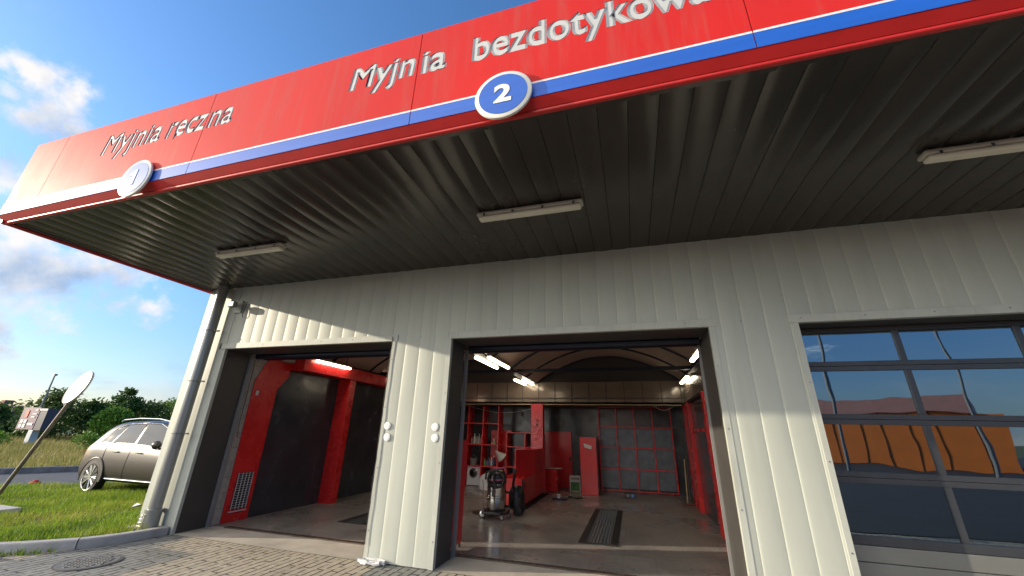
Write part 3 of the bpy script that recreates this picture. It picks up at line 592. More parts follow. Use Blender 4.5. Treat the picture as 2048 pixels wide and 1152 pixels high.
for i in range(-4, 5):
    for k in range(-4, 5):
        if i*i+k*k < 17: q.box(-6.43+i*.055-.018, -6.43+i*.055+.018, 3.83+k*.055-.018, 3.83+k*.055+.018, .011, .017)
q.build('cover', mat('cast_iron', (.17, .16, .145), .6, .2, .3, 9), mh)
q = MB(); q.lathe((-3.05, 8.72, .006), [(.36, 0), (.36, .006)], 32)
for k in range(-8, 9): h = math.sqrt(max(0, .33**2-(k*.04)**2)); q.box(-3.05+k*.04-.006, -3.05+k*.04+.006, 8.72-h, 8.72+h, .012, .018)
tag(q.build('round_floor_grate', grate), 'round dark iron grate in the floor under the vacuum cleaner', 'floor grate')
# ------------------------------------------------------------------ bay 1 fittings
vg = thing('vent_grille', 'white wire ventilation grille low on the red painted band', 'grille', (-6.92, 6.12, .2))
q = MB(); q.box(-6.93, -6.915, 5.965, 6.275, .20, .79); q.build('recess', blackm, vg)
q = MB()
for k in range(15): z = .225+k*.039; q.box(-6.915, -6.908, 5.975, 6.265, z, z+.005)
for y in (5.97, 6.05, 6.12, 6.19, 6.26): q.box(-6.912, -6.905, y-.005, y+.005, .2, .79)
q.build('wire_mesh', whiteplastic, vg)
q = MB(); q.box(-6.93, -6.90, 5.95, 6.28, .16, .175); q.build('ledge', whiteplastic, vg)
q = MB(); q.box(-6.93, -6.90, 5.90, 5.95, 2.15, 2.24); tag(q.build('wall_switch', whiteplastic, bevel=.006), 'small white switch high on the red painted band', 'switch')
q = MB(); q.tube([(-6.945, 5.74, 2.8), (-6.945, 5.745, 1.6), (-6.945, 5.76, 1.42), (-6.945, 5.80, 1.38), (-6.945, 5.87, 1.40)], .004, 5); tag(q.build('cable', blackm), 'thin dark cable hanging on the white block wall', 'cable')
sgn = thing('exit_lamp_box', 'small pale box mounted at the top of the red band', 'wall box', (-6.85, 6.5, 2.85))
q = MB(); q.box(-6.92, -6.86, 6.25, 6.62, 2.865, 2.98); q.build('box_body', greyplastic, sgn, bevel=.006)
q = MB(); q.box(-6.858, -6.852, 6.28, 6.59, 2.88, 2.965); q.build('box_face', lampm, sgn)
# ------------------------------------------------------------------ red board leaning inside the pillar
bd = thing('red_board', 'narrow bright red board standing behind the pillar', 'board', (-2.70, 6.3, 0))
q = MB(); q.box(-2.60, -2.57, 5.66, 6.17, .06, 1.47); q.build('panel', redi2, bd, bevel=.004)
q = MB(); q.box(-2.60, -2.575, 5.76, 5.79, .006, .06); q.box(-2.60, -2.575, 6.12, 6.15, .006, .06); builds(q, 'foot', blackm, bd)
# ------------------------------------------------------------------ shelving at the back left
sh = thing('wall_shelving', 'tall open red shelving with thick uprights at the back left', 'shelving', (-4.75, 12.7, 0))
for x in (-6.3, -5.22, -4.70, -4.17):
    q = MB(); q.box(x-.02, x+.02, 12.5, 12.95, 0, 2.42); q.build('upright', redi, sh, bevel=.003)
for z in (.58, 1.21, 1.86):
    q = MB(); q.box(-6.28, -4.19, 12.49, 12.94, z-.018, z+.018); q.build('shelf', redi, sh, bevel=.003)
q = MB(); q.box(-4.55, -3.86, 12.952, 12.975, .0, 1.66); q.build('back_panel', redi, sh)
def bottle(x, y, z, h, r, c, label, cap=(.6, .6, .6)):
    q = MB(); q.lathe((x, y, z), [(r, 0), (r, h*.62), (r*.4, h*.78), (r*.4, h*.86)], 12); th = thing('bottle', label, 'bottle', (x, y, z), 'bottles on the red shelving')
    q.build('bottle_body', mat('b%02d%02d%02d' % tuple(int(k*99) for k in c), c, .3), th, smooth=True)
    q = MB(); q.lathe((x, y, z), [(r*.5, h*.865), (r*.5, h)], 10); q.build('cap', mat('c%02d%02d%02d' % tuple(int(k*99) for k in cap), cap, .4), th, smooth=True)
zs = 1.229
for i, (x, h, r, c, cap, l) in enumerate(((-5.10, .20, .03, (.25, .25, .25), (.1, .1, .1), 'short grey bottle first from the left on the upper shelf'), (-5.01, .31, .04, (.65, .62, .55), (.7, .7, .6), 'tall cream spray bottle second on the upper shelf'), (-4.92, .24, .04, (.35, .35, .36), (.4, .4, .4), 'grey bottle between two spray bottles on the upper shelf'), (-4.85, .31, .035, (.5, .55, .5), (.3, .5, .4), 'tall pale bottle with a green cap on the upper shelf'), (-4.77, .27, .04, (.6, .25, .28), (.6, .6, .6), 'pinkish bottle rightmost of the row on the upper shelf'))):
    bottle(x, 12.62, zs, h, r, c, l, cap)
zs = .599
for i, (x, h, r, c, cap, l) in enumerate(((-4.62, .20, .03, (.15, .45, .1), (.2, .6, .2), 'small green bottle on the lower shelf'), (-4.54, .18, .03, (.2, .2, .22), (.1, .1, .1), 'small dark bottle beside the green one on the lower shelf'), (-4.47, .22, .028, (.10, .15, .4), (.5, .5, .5), 'thin blue bottle on the lower shelf'), (-4.39, .25, .035, (.55, .6, .65), (.6, .6, .6), 'pale bottle on the lower shelf'), (-4.31, .30, .04, (.03, .04, .12), (.7, .7, .7), 'tall navy bottle with white cap on the lower shelf'))):
    bottle(x, 12.62, zs, h, r, c, l, cap)
q = MB(); q.lathe((-5.0, 12.62, .599), [(.10, 0), (.12, .16), (.13, .17), (.13, .20)], 18); q.tube([(-5.13, 12.62, .78), (-5.0, 12.62, .90), (-4.87, 12.62, .78)], .006, 6); tag(q.build('bucket', greyplastic, smooth=True), 'small dark bucket with a handle on the lower shelf', 'bucket')
q = MB(); q.box(-4.42, -4.26, 12.58, 12.70, 1.229, 1.29); q.lathe((-4.33, 12.62, 1.29), [(.03, 0), (.045, .08), (.03, .12)], 10); tag(q.build('cleaning_sponge', mat('pale_sponge', (.5, .42, .32), .9), bevel=.01), 'pale sponges in a heap on the upper shelf', 'sponge')
wm = thing('washing_machine', 'small white front-loading washing machine under the red shelves', 'washing machine', (-4.97, 12.75, 0))
q = MB(); q.box(-5.18, -4.75, 12.55, 12.95, .02, .555); q.build('cabinet', whiteplastic, wm, bevel=.012)
q = MB(); q.lathe((-4.965, 12.53, .37), [(.135, 0), (.145, .01), (.145, .02)], 28, 'y'); q.build('door_ring', chrome, wm, smooth=True)
q = MB(); q.lathe((-4.965, 12.515, .37), [(.06, 0), (.10, .004), (.112, .014)], 28, 'y'); q.build('door_glass', mat('black_glass', (.01, .01, .012), .08), wm, smooth=True)
# white bag
q = MB(); P = []; n1, n2 = 14, 9
for i in range(n1):
    a = 2*PI*i/n1
    for k in range(n2):
        t = k/(n2-1); r = .30*math.sqrt(max(0, 1-t**2))*(1+.18*math.sin(3*a+t*4)); P.append((-4.3+r*math.cos(a)*1.05, 12.05+r*math.sin(a)*.7, .006+.42*t*(1+.12*math.sin(2*a))))
q.grid(P, n1, n2, True); tag(q.build('plastic_bag', whiteplastic, smooth=True, subsurf=1, sharp=0), 'crumpled white plastic bag on the floor by the shelves', 'bag')
ls = thing('low_shelf_unit', 'low open red shelf unit behind the vacuum cleaner', 'shelf unit', (-3.45, 12.7, 0))
q = MB()
for x in (-3.87, -3.27, -3.05): q.box(x-.015, x+.015, 12.5, 12.9, 0, 1.6)
for z in (.02, .6, 1.18, 1.6): q.box(-3.88, -3.04, 12.49, 12.9, z-.015, z+.015)
q.build('frame', redi, ls, bevel=.002)
q = MB(); q.box(-3.88, -3.04, 12.9, 12.92, 0, 1.6); q.build('back_panel', darkwall, ls)
fn = thing('cone_lampshade', 'pale cone-shaped lampshade tilted in front of the red shelves', 'lampshade', (-4.0, 12.3, .8))
q = MB(); q.tube([(-3.95, 12.35, .86), (-4.09, 12.25, 1.02), (-4.12, 12.22, 1.06)], [.16, .04, .03], 20); q.build('shade', mat('pale_shade', (.55, .55, .52), .5), fn, smooth=True)
q = MB(); q.tube([(-4.12, 12.22, 1.06), (-4.17, 12.45, 1.1)], .01, 6); q.build('arm', blackm, fn)
# ------------------------------------------------------------------ red column and counter
q = MB(); q.box(-2.97, -2.60, 12.06, 12.3, 0.006, 2.45); cl = thing('red_column', 'thick glossy red column behind the counter', 'column', (-2.78, 12.2, 0)); q.build('shaft', mat('red_gloss_column', (.60, .04, .05), .18, 0, .1, 4, .5, 12), cl, bevel=.006)
q = MB(); q.box(-2.81, -2.75, 12.045, 12.06, 1.96, 2.0); q.box(-2.81, -2.75, 12.045, 12.06, 1.82, 1.86); builds(q, 'hook_plate', blackm, cl)
ct = thing('red_counter', 'long glossy red cabinet with its upper door swung open', 'cabinet', (-2.7, 10.6, 0))
q = MB(); q.box(-3.05, -2.50, 9.32, 11.95, .07, .62); q.build('lower_cabinet', redi2, ct, bevel=.004)
q = MB(); q.box(-3.05, -2.51, 10.62, 11.94, .622, 1.20); q.build('upper_cabinet', redi2, ct, bevel=.004)
q = MB(); q.box(-2.77, -2.5, 9.7, 10.6, .57, 1.20); 
q = MB(); a = math.atan2(.87, -.25); L_ = .90; dx, dy = -.27/L_, -.86/L_
q.add([(-2.50, 10.61, z) for z in (.585, 1.205)]+[(-2.50+dx*L_, 10.61+dy*L_, z) for z in (.585, 1.205)]+[(-2.52, 10.615, z) for z in (.585, 1.205)]+[(-2.52+dx*L_, 10.615+dy*L_, z) for z in (.585, 1.205)], [(0, 1, 3, 2), (4, 6, 7, 5), (1, 5, 7, 3), (0, 2, 6, 4), (0, 4, 5, 1), (2, 3, 7, 6)]); q.build('open_door', redi2, ct)
q = MB()
for y in (9.98, 10.64, 11.3): q.box(-2.499, -2.4965, y-.004, y+.004, .08, .615)
q.box(-2.499, -2.4965, 11.25, 11.258, .63, 1.19); builds(q, 'door_gap', blackm, ct)
q = MB(); q.box(-3.0, -2.54, 9.4, 11.9, .006, .07); q.build('plinth', blackm, ct)
q = MB(); q.box(-2.49, -2.42, 9.35, 11.9, .007, .03); tag(q.build('floor_bar', blackm), 'black bar lying along the foot of the red counter', 'bar')
dd = thing('red_cupboard_door', 'flat red cupboard door against the dark back wall', 'door', (-2.38, 13.5, 0))
q = MB(); q.box(-2.84, -1.95, 13.48, 13.54, .02, 1.67); q.build('door_leaf', redi2, dd, bevel=.004)
q = MB(); q.box(-2.03, -1.98, 13.46, 13.48, .80, .90); q.build('handle', blackm, dd)
q = MB(); q.box(-2.62, -2.25, 12.4, 12.75, .02, .62); sm = thing('small_red_cabinet', 'small red cabinet in front of the red cupboard door', 'cabinet', (-2.43, 12.6, 0)); q.build('box', redi, sm, bevel=.004)
q = MB(); q.box(-2.64, -2.12, 12.38, 12.77, .622, .645); q.build('top', mat('pale_top', (.45, .42, .40), .3), sm)
cb_ = thing('narrow_red_cabinet', 'narrow tall red cabinet with a paper note taped on it', 'cabinet', (-1.25, 12.45, 0))
q = MB(); q.box(-1.53, -1.05, 12.25, 12.65, .01, 1.53); q.build('cabinet_body', redi2, cb_, bevel=.004)
q = MB(); q.add([(-1.42, 12.243, 1.36), (-1.40, 12.243, 1.25), (-1.20, 12.243, 1.20), (-1.19, 12.243, 1.29), (-1.42, 12.2455, 1.36), (-1.40, 12.2455, 1.25), (-1.20, 12.2455, 1.20), (-1.19, 12.2455, 1.29)], [(0, 1, 2, 3), (7, 6, 5, 4), (0, 4, 5, 1), (1, 5, 6, 2), (2, 6, 7, 3), (3, 7, 4, 0)]); q.build('paper_note', whiteplastic, cb_)
q = MB(); q.box(-1.06, -1.045, 12.24, 12.25, .02, 1.52); q.box(-1.05, -1.03, 12.4, 12.6, 1.05, 1.07); builds(q, 'edge_strip', blackm, cb_)
bx_ = thing('carton', 'white cardboard carton printed LAVOR with a green picture', 'box', (-1.77, 12.95, 0))
q = MB(); q.box(-1.94, -1.62, 12.8, 13.05, .006, .43); q.build('box', mat('carton_white', (.55, .55, .52), .6), bx_, bevel=.004)
q = MB(); q.box(-1.91, -1.65, 12.7965, 12.799, .03, .26); q.build('picture', mat('carton_green', (.05, .16, .04), .5, 0, .6, 14), bx_)
q = MB(); put_text(q, 'LAVOR', (-1.90, 12.798, .33), (1, 0, 0), (0, 0, 1), .25, .055, .04, .002, .15); q.build('lettering', blackm, bx_, recalc=False)
# ------------------------------------------------------------------ red grid rack
rk = thing('grid_rack', 'large red metal frame rack of sixteen open squares against the back wall', 'rack', (.05, 13.4, 0))
X0, X1, Z0, Z1 = -1.04, 1.14, .05, 2.44
for i in range(5):
    x = X0+(X1-X0)*i/4; q = MB(); q.box(x-.018, x+.018, 13.32, 13.36, Z0, Z1); q.build('upright', redi, rk, bevel=.002)
for i in range(5):
    z = Z0+(Z1-Z0)*i/4; q = MB(); q.box(X0-.018, X1+.018, 13.305, 13.319, z-.016, z+.016); q.build('crossbar', redi, rk)
q = MB(); q.box(X0, X1, 13.44, 13.47, .1, 1.85); q.build('mesh_back', mat('grey_mesh_sheet', (.10, .12, .145), .3, .2, .3, 5, .2, 30), rk)
q = MB()
for x in (X0+.1, X1-.1): q.box(x-.02, x+.02, 13.25, 13.45, .006, .05)
builds(q, 'foot', blackm, rk)
# ------------------------------------------------------------------ vacuum cleaners
vc = thing('vacuum_cleaner', 'upright wet vacuum with shiny steel tank and coiled black hose', 'vacuum cleaner', (-2.77, 8.3, 0)); X, Y = -2.76, 8.32
q = MB(); q.lathe((X, Y, 0), [(.185, .14), (.192, .15), (.192, .36), (.197, .365), (.197, .372), (.192, .377), (.192, .40), (.197, .405), (.197, .412), (.192, .417), (.192, .62)], 32); q.build('steel_tank', steel, vc, smooth=True)
q = MB(); q.lathe((X, Y, 0), [(.195, .62), (.20, .63), (.20, .68)], 32); q.lathe((X, Y, 0), [(.195, .712), (.19, .78), (.15, .84), (.10, .865), (.04, .87)], 32); q.build('motor_head', greyplastic if False else mat('black_plastic', (.02, .02, .022), .35), vc, smooth=True)
q = MB(); q.lathe((X, Y, 0), [(.199, .682), (.203, .69), (.203, .705), (.199, .711)], 32); q.build('pink_band', mat('pink_plastic', (.45, .12, .18), .4), vc, smooth=True)
q = MB(); q.tube([(X-.10, Y, .865), (X-.08, Y-.02, .905), (X+.10, Y-.02, .905), (X+.16, Y-.02, .93), (X+.17, Y-.02, .87)], .013, 8); q.build('carry_handle', MATS['pink_plastic'], vc, smooth=True)
q = MB(); q.tube([(X+.05+.17*math.cos(a), Y-.22+.02*math.sin(3*a), .72+.155*math.sin(a)) for a in np.linspace(0, 2*PI, 26)[:-1]], .022, 10, closed=True)
q.tube([(X-.19, Y-.16, .70), (X-.17, Y-.2, .83), (X-.06, Y-.2, .88), (X+.0, Y-.23, .80), (X+.02, Y-.25, .66), (X+.08, Y-.24, .575)], .02, 10); q.build('hose', blackm, vc, smooth=True)
q = MB(); q.tube([(X-.15, Y-.1, .85), (X-.08, Y-.15, .80), (X+.05, Y-.15, .80), (X+.13, Y-.12, .84)], .01, 6); q.build('power_cable', mat('orange_cable', (.5, .16, .04), .5), vc, smooth=True)
q = MB(); q.prism([(X-.26, Y-.16), (X-.22, Y-.24), (X+.16, Y-.25), (X+.26, Y-.12), (X+.24, Y+.2), (X-.2, Y+.22), (X-.27, Y+.1)], .05, 'z', .085); q.build('trolley', MATS['black_plastic'], vc, bevel=.015)
for wx, wy, r in ((-.22, -.18, .075), (.20, -.22, .04), (.25, .1, .04)):
    q = MB(); q.lathe((X+wx, Y+wy-.015, r+.006), [(r*.75, 0), (r, .006), (r, .028), (r*.75, .034)], 20, 'y'); w = q.build('wheel', MATS['black_plastic'], vc, smooth=True)
    q = MB(); q.lathe((X+wx, Y+wy-.019, r+.006), [(r*.45, 0), (r*.7, .004)], 20, 'y'); q.build('hub', chrome if r > .05 else greyplastic, w, smooth=True)
    if r < .05: q = MB(); q.box(X+wx-.012, X+wx+.012, Y+wy-.01, Y+wy+.012, r, .09); q.build('caster_fork', greyplastic, w)
q = MB(); q.box(X-.03, X+.02, Y-.205, Y-.19, .40, .62); q.box(X-.09, X+.06, Y-.207, Y-.193, .485, .50); q.build('latch', MATS['black_plastic'], vc)
q = MB(); q.tube([(X-.31, Y+.15, .012), (X-.32, Y+.1, .5), (X-.34, Y+.08, .66)], .008, 6); q.build('suction_tube', steel, vc)
v2 = thing('black_vacuum', 'black vacuum cleaner with hoses standing beside the steel one', 'vacuum cleaner', (-2.5, 8.75, 0)); X, Y = -2.48, 8.85
q = MB(); q.lathe((X, Y, 0), [(.14, .10), (.17, .14), (.17, .40), (.13, .50), (.08, .54)], 24); q.build('body', MATS['black_plastic'], v2, smooth=True)
q = MB(); q.tube([(X-.05, Y-.15, .50), (X+.0, Y-.2, .78), (X+.02, Y-.15, .86)], .028, 10); q.tube([(X+.10, Y-.18, .35), (X+.17, Y-.2, .45), (X+.20, Y-.18, .62), (X+.16, Y-.15, .66)], .024, 10); q.tube([(X-.14+.1*math.cos(a), Y-.22, .30+.13*math.sin(a)) for a in np.linspace(0, 5, 16)], .02, 8); q.build('hose', blackm, v2, smooth=True)
for s in (-1, 1): q = MB(); q.lathe((X+.08, Y-.10+s*.12, .095), [(.085, -.015), (.088, 0), (.088, .02), (.08, .03)], 20, 'y'); q.build('wheel', MATS['black_plastic'], v2, smooth=True)
# ------------------------------------------------------------------ small floor items
sp = thing('portable_radio', 'small blue and black radio on the floor before the rack', 'radio', (-.22, 12.3, .006))
q = MB(); q.box(-.36, -.08, 12.2, 12.34, .006, .13); q.build('case', MATS['black_plastic'], sp, bevel=.02)
q = MB(); q.box(-.18, -.10, 12.195, 12.2, .03, .11); q.build('display', mat('blue_label', (.08, .22, .5), .4), sp); q = MB(); q.lathe((-.27, 12.193, .07), [(.04, 0), (.045, .006)], 16, 'y'); q.build('speaker', greyplastic, sp)
q = MB(); q.prism([(-2.14, 11.0), (-1.80, 10.95), (-1.76, 11.2), (-2.10, 11.25)], .035, 'z', .007); tag(q.build('tool_tray', mat('navy_plastic', (.015, .025, .08), .4), bevel=.008), 'flat navy tray on the floor by the counter', 'tray')
q = MB(); q.lathe((-1.98, 11.12, .042), [(.045, 0), (.05, .08), (.048, .085)], 14); tag(q.build('cup', whiteplastic, smooth=True), 'small white cup standing in the navy tray', 'cup')
q = MB(); q.tube([(-1.78, 11.5, .02), (-1.55, 11.45, .02), (-1.42, 11.55, .02)], .016, 6); q.box(-1.8, -1.7, 11.47, 11.53, .007, .05); tag(q.build('spray_gun', blackm), 'black spray lance lying on the floor by the cabinet', 'spray lance')
for x, yb, l, c in ((1.20, 11.9, 'pale wooden stick leaning in the right back corner', (.5, .38, .2)), (1.26, 11.95, 'dark stick leaning in the right back corner beside the pale one', (.08, .06, .05))):
    q = MB(); q.tube([(x, yb, .01), (x+.06, yb+.15, 1.05)], .014, 8); tag(q.build('stick', mat('wood%d' % int(c[0]*100), c, .6)), l, 'stick')
q = MB(); q.box(1.10, 1.38, 11.62, 11.72, .006, .05); tag(q.build('broom_head', mat('dark_red_wood', (.12, .02, .015), .5), bevel=.01), 'dark red broom head on the floor in the right corner', 'broom head')
q = MB(); pts = [(-5.1+2.45*k/14, 12.1, 2.40-.22*math.sin(PI*k/14)) for k in range(15)]; q.tube(pts, .006, 6); tag(q.build('hanging_cable', greyplastic), 'grey cable sagging between the shelves and the red column', 'cable')
q = MB(); pts = [(.62+.55*k/10, 12.15, 2.42-.12*math.sin(PI*k/10)) for k in range(11)]; q.tube(pts, .006, 6); tag(q.build('hanging_cable', lampm), 'short pale cable looping under the bulkhead above the rack', 'cable')
for x, l in ((-3.65, 'small grey wall socket left of the red column'), (-.93, 'small grey wall socket behind the rack top corner')):
    q = MB(); q.box(x-.04, x+.04, 13.5, 13.549, 2.16, 2.26); q.box(x-.055, x+.055, 13.53, 13.549, 2.14, 2.28); tag(q.build('wall_socket', greyplastic), l, 'socket')
# ------------------------------------------------------------------ car
def car(name, label, loc, ang, paint, group=None, scl=(1, 1, 1)):
    th = thing(name, label, 'car', (0, 0, 0), group); glass = MATS.get('car_glass') or mat('car_glass', (.012, .018, .028), .05, 0, .02, 3, spec=.7); MATS['car_glass'] = glass
    def curve(tab, x):
        for (a, va), (b, vb) in zip(tab[:-1], tab[1:]):
            if x <= b: t = max(0, (x-a)/(b-a)); t = t*t*(3-2*t) if False else t; return va+(vb-va)*t
        return tab[-1][1]
    top = [(0, .70), (.03, .86), (.10, 1.00), (.24, 1.17), (.44, 1.42), (.66, 1.60), (1.0, 1.67), (1.6, 1.70), (2.2, 1.705), (2.7, 1.67), (3.05, 1.58), (3.4, 1.36), (3.75, 1.13), (4.1, 1.06), (4.45, .98), (4.68, .85), (4.78, .62)]
    belt = [(0, .69), (.03, .84), (.10, .96), (.28, 1.07), (.7, 1.10), (1.6, 1.07), (2.8, 1.03), (3.75, .99), (4.1, .97), (4.45, .92), (4.68, .80), (4.78, .60)]
    wid = [(0, .74), (.06, .84), (.2, .91), (.5, .955), (1.2, .965), (3.5, .96), (4.1, .94), (4.5, .87), (4.7, .74), (4.78, .62)]
    rw = [(0, .66), (.28, .74), (.72, .66), (1.2, .66), (2.7, .66), (3.2, .68), (3.75, .76), (4.45, .74), (4.78, .54)]
    bot = [(0, .42), (.1, .30), (.4, .27), (4.4, .25), (4.7, .27), (4.78, .38)]
    xs = [0, .03, .10, .2, .28, .38, .50, .61, .72, .86, 1.0, 1.3, 1.6, 1.9, 2.2, 2.5, 2.7, 2.9, 3.05, 3.2, 3.4, 3.6, 3.75, 3.9, 4.1, 4.3, 4.45, 4.6, 4.68, 4.78]
    def sec(x):
        w, b_, t_, bo, r_ = curve(wid, x), curve(belt, x), curve(top, x), curve(bot, x), curve(rw, x)
        hz = min(.62, (b_+bo)/2); r_ = min(r_, w*.95)
        return [(0, bo), (w*.80, bo), (w*.955, bo+.06), (w*.985, bo+(hz-bo)*.55), (w, hz), (w*.995, hz+(b_-hz)*.5), (w*.965, b_-.03), (w*.93, b_+.015), ((w*.93+r_)/2+.012, (b_+t_)/2+.0), (r_+.015, t_-.055), (r_*.9, t_-.012), (r_*.5, t_), (0, t_)]
    def side_y(x, z):
        s = sec(x)
        for (ya, za), (yb, zb) in zip(s[1:-1], s[2:]):
            if za <= z <= zb and zb > za: return ya+(yb-ya)*(z-za)/(zb-za)
        return s[9][0]
    q = MB(); P = []
    for x in xs: s = sec(x); P += [(x, -y, z) for y, z in s]+[(x, y, z) for y, z in s[-2:0:-1]]
    nv = 24; k = len(xs)
    q.add(P, [(i*nv+j, i*nv+(j+1) % nv, (i+1)*nv+(j+1) % nv, (i+1)*nv+j) for i in range(k-1) for j in range(nv)]+[tuple(range(nv)), tuple((k-1)*nv+j for j in range(nv))[::-1]])
    q.build('body', paint, th, smooth=True, sharp=0, subsurf=1)
    def patch(poly, sgn, off):                                   # dense polygon on the side surface
        # resample: between lower and upper outline by x
        lo = [p for p in poly[0]]; hi = [p for p in poly[1]]; n = 14; V = []; m_ = 5
        xa = max(lo[0][0], hi[0][0]) if False else lo[0][0]
        for i in range(n+1):
            t = i/n
            def at(pl):
                f = t*(len(pl)-1); a = int(min(f, len(pl)-2)); u = f-a; return (pl[a][0]+(pl[a+1][0]-pl[a][0])*u, pl[a][1]+(pl[a+1][1]-pl[a][1])*u)
            a, b = at(lo), at(hi)
            for j in range(m_+1): x, z = a[0]+(b[0]-a[0])*j/m_, a[1]+(b[1]-a[1])*j/m_; V.append((x, sgn*(side_y(x, z)+off), z))
        return V, n+1, m_+1
    wins = [([(.62, 1.155), (1.10, 1.125)], [(.95, 1.46), (1.30, 1.56)]), ([(1.15, 1.12), (2.05, 1.09)], [(1.34, 1.565), (1.98, 1.61)]), ([(2.13, 1.09), (2.7, 1.07), (3.32, 1.06)], [(2.08, 1.615), (2.55, 1.60), (2.92, 1.50)])]
    for sgn in (-1, 1):
        for lo, hi in wins: V, a, b = patch((lo, hi), sgn, .002); q = MB(); q.grid(V, a, b); q.build('side_window', glass, th, smooth=True)
        out = [(.56, 1.145), (1.12, 1.11), (2.09, 1.078), (3.40, 1.045)]; up = [(3.32, 1.2), (2.97, 1.50), (2.55, 1.625), (2.05, 1.64), (1.3, 1.59), (.93, 1.49)]
        q = MB(); q.tube([(x, sgn*(side_y(x, z)+.004), z) for x, z in out+up], .009, 6, closed=True); q.build('chrome_trim', chrome, th)
        q = MB(); q.tube([(x, sgn*(.66+.0), z) for x, z in ((.85, 1.66), (.95, 1.70), (1.6, 1.745), (2.4, 1.74), (2.8, 1.69), (2.88, 1.65))], .014, 6); q.build('roof_rail', chrome, th)
        q = MB(); q.tube([(x, sgn*(side_y(x, .36)+.008), .36) for x in (1.35, 1.8, 2.4, 3.0, 3.4)], .015, 6); q.build('sill_trim', chrome, th)
        for x in (1.45, 2.35): q = MB(); q.tube([(x, sgn*(side_y(x, .97)+.02), .965), (x+.2, sgn*(side_y(x+.2, .97)+.02), .96)], .014, 6); q.build('door_handle', paint, th, smooth=True)
        for x, dxx in ((1.08, .12), (2.09, 0), (3.45, 0)):
            q = MB(); q.tube([(x+dxx*(1-k/7), sgn*(side_y(x+dxx*(1-k/7), .36+.7*k/7)-.001), .36+.7*k/7) for k in range(8)], .005, 4); builds(q, 'door_gap', blackm, th)
        q = MB(); q.lathe((3.22, sgn*1.06, 1.16), [(.03, -.09), (.085, -.07), (.095, 0), (.07, .06), (.02, .08)], 14, 'x'); m_ = q.build('wing_mirror', paint, th, smooth=True); q = MB(); q.box(3.2, 3.27, min(sgn*.90, sgn*1.0), max(sgn*.90, sgn*1.0), 1.06, 1.10); q.build('mirror_foot', blackm, m_)
        for wx in (.93, 3.82):
            q = MB(); pl = [(wx+.435*math.cos(a), .37+.435*math.sin(a)) for a in np.linspace(-.2, PI+.2, 22)]; y0 = curve(wid, wx)
            q.prism(pl, sgn*(.45), 'y', sgn*(y0-.435)); q.build('wheel_arch', blackm, th)
            q = MB(); q.tube([(a, sgn*(y0+.008), b) for a, b in pl], .018, 6); q.build('arch_lip', paint, th, smooth=True)
            yo = sgn*(y0+.022); s2 = -sgn
            q = MB(); q.lathe((wx, yo, .37), [(.25, s2*.11), (.26, s2*.01), (.30, 0), (.345, s2*.004), (.37, s2*.03), (.372, s2*.20), (.30, s2*.23)], 36, 'y'); w = q.build('wheel', blackm, th, smooth=True)
            q = MB(); q.lathe((wx, yo, .37), [(.275, sgn*.004), (.285, sgn*.008), (.262, s2*.02), (.255, s2*.12)], 36, 'y', caps=False); q.lathe((wx, yo, .37), [(.05, sgn*.008), (.06, s2*.02)], 14, 'y')
            for kk in range(10):
                a = 2*PI*kk/10
                for da in (-.07, .07):
                    c1, s1 = math.cos(a+da*.4), math.sin(a+da*.4); c2, s2_ = math.cos(a+da), math.sin(a+da)
                    q.tube([(wx+.04*c1, yo-sgn*.01, .37+.04*s1), (wx+.27*c2, yo+sgn*.0, .37+.27*s2_)], .011, 5)
            q.build('rim', mat('alloy', (.62, .62, .62), .25, .8), w)
            q = MB(); q.lathe((wx, yo-sgn*.07, .37), [(.14, 0), (.14, .01)], 20, 'y'); q.build('brake_disc', greyplastic, w)
        q = MB(); q.add([(.045, sgn*.60, .92), (.02, sgn*.62, .78), (.16, sgn*.895, .80), (.20, sgn*.89, .95)], [(0, 1, 2, 3)]); q.build('tail_light', mat('tail_red', (.5, .02, .03), .15), th, solid=.03)
        q = MB(); q.add([(4.60, sgn*.62, .78), (4.70, sgn*.60, .66), (4.5, sgn*.86, .68), (4.40, sgn*.885, .80)], [(0, 1, 2, 3)]); q.build('headlight', mat('lamp_clear', (.6, .6, .62), .1), th, solid=.03)
    for lo, hi, nm in (((.31, 1.19, .66), (.68, 1.55, .58), 'rear_window'), ((3.66, 1.19, .72), (3.10, 1.565, .62), 'windscreen')):
        q = MB(); n = 6; V = []
        for i in range(n+1):
            t = i/n; x = lo[0]+(hi[0]-lo[0])*t; z = curve(top, x)+.006; w = lo[2]+(hi[2]-lo[2])*t
            V += [(x, -w, z-.05), (x, -w*.85, z-.012), (x, 0, z+.002), (x, w*.85, z-.012), (x, w, z-.05)]
        q.grid(V, n+1, 5); q.build(nm, glass, th, smooth=True)
    th.location = loc; th.rotation_euler = (0, 0, ang); th.scale = scl; return th
paint = mat('bronze_grey_paint', (.042, .037, .033), .36, .3, .05, 8, spec=.35, coat=.15)
car('parked_car', 'bronze grey estate SUV parked on the grass beyond the wall corner', (-13.3, 7.72, .0), R(-.5), paint, scl=(.89, .89, .975))
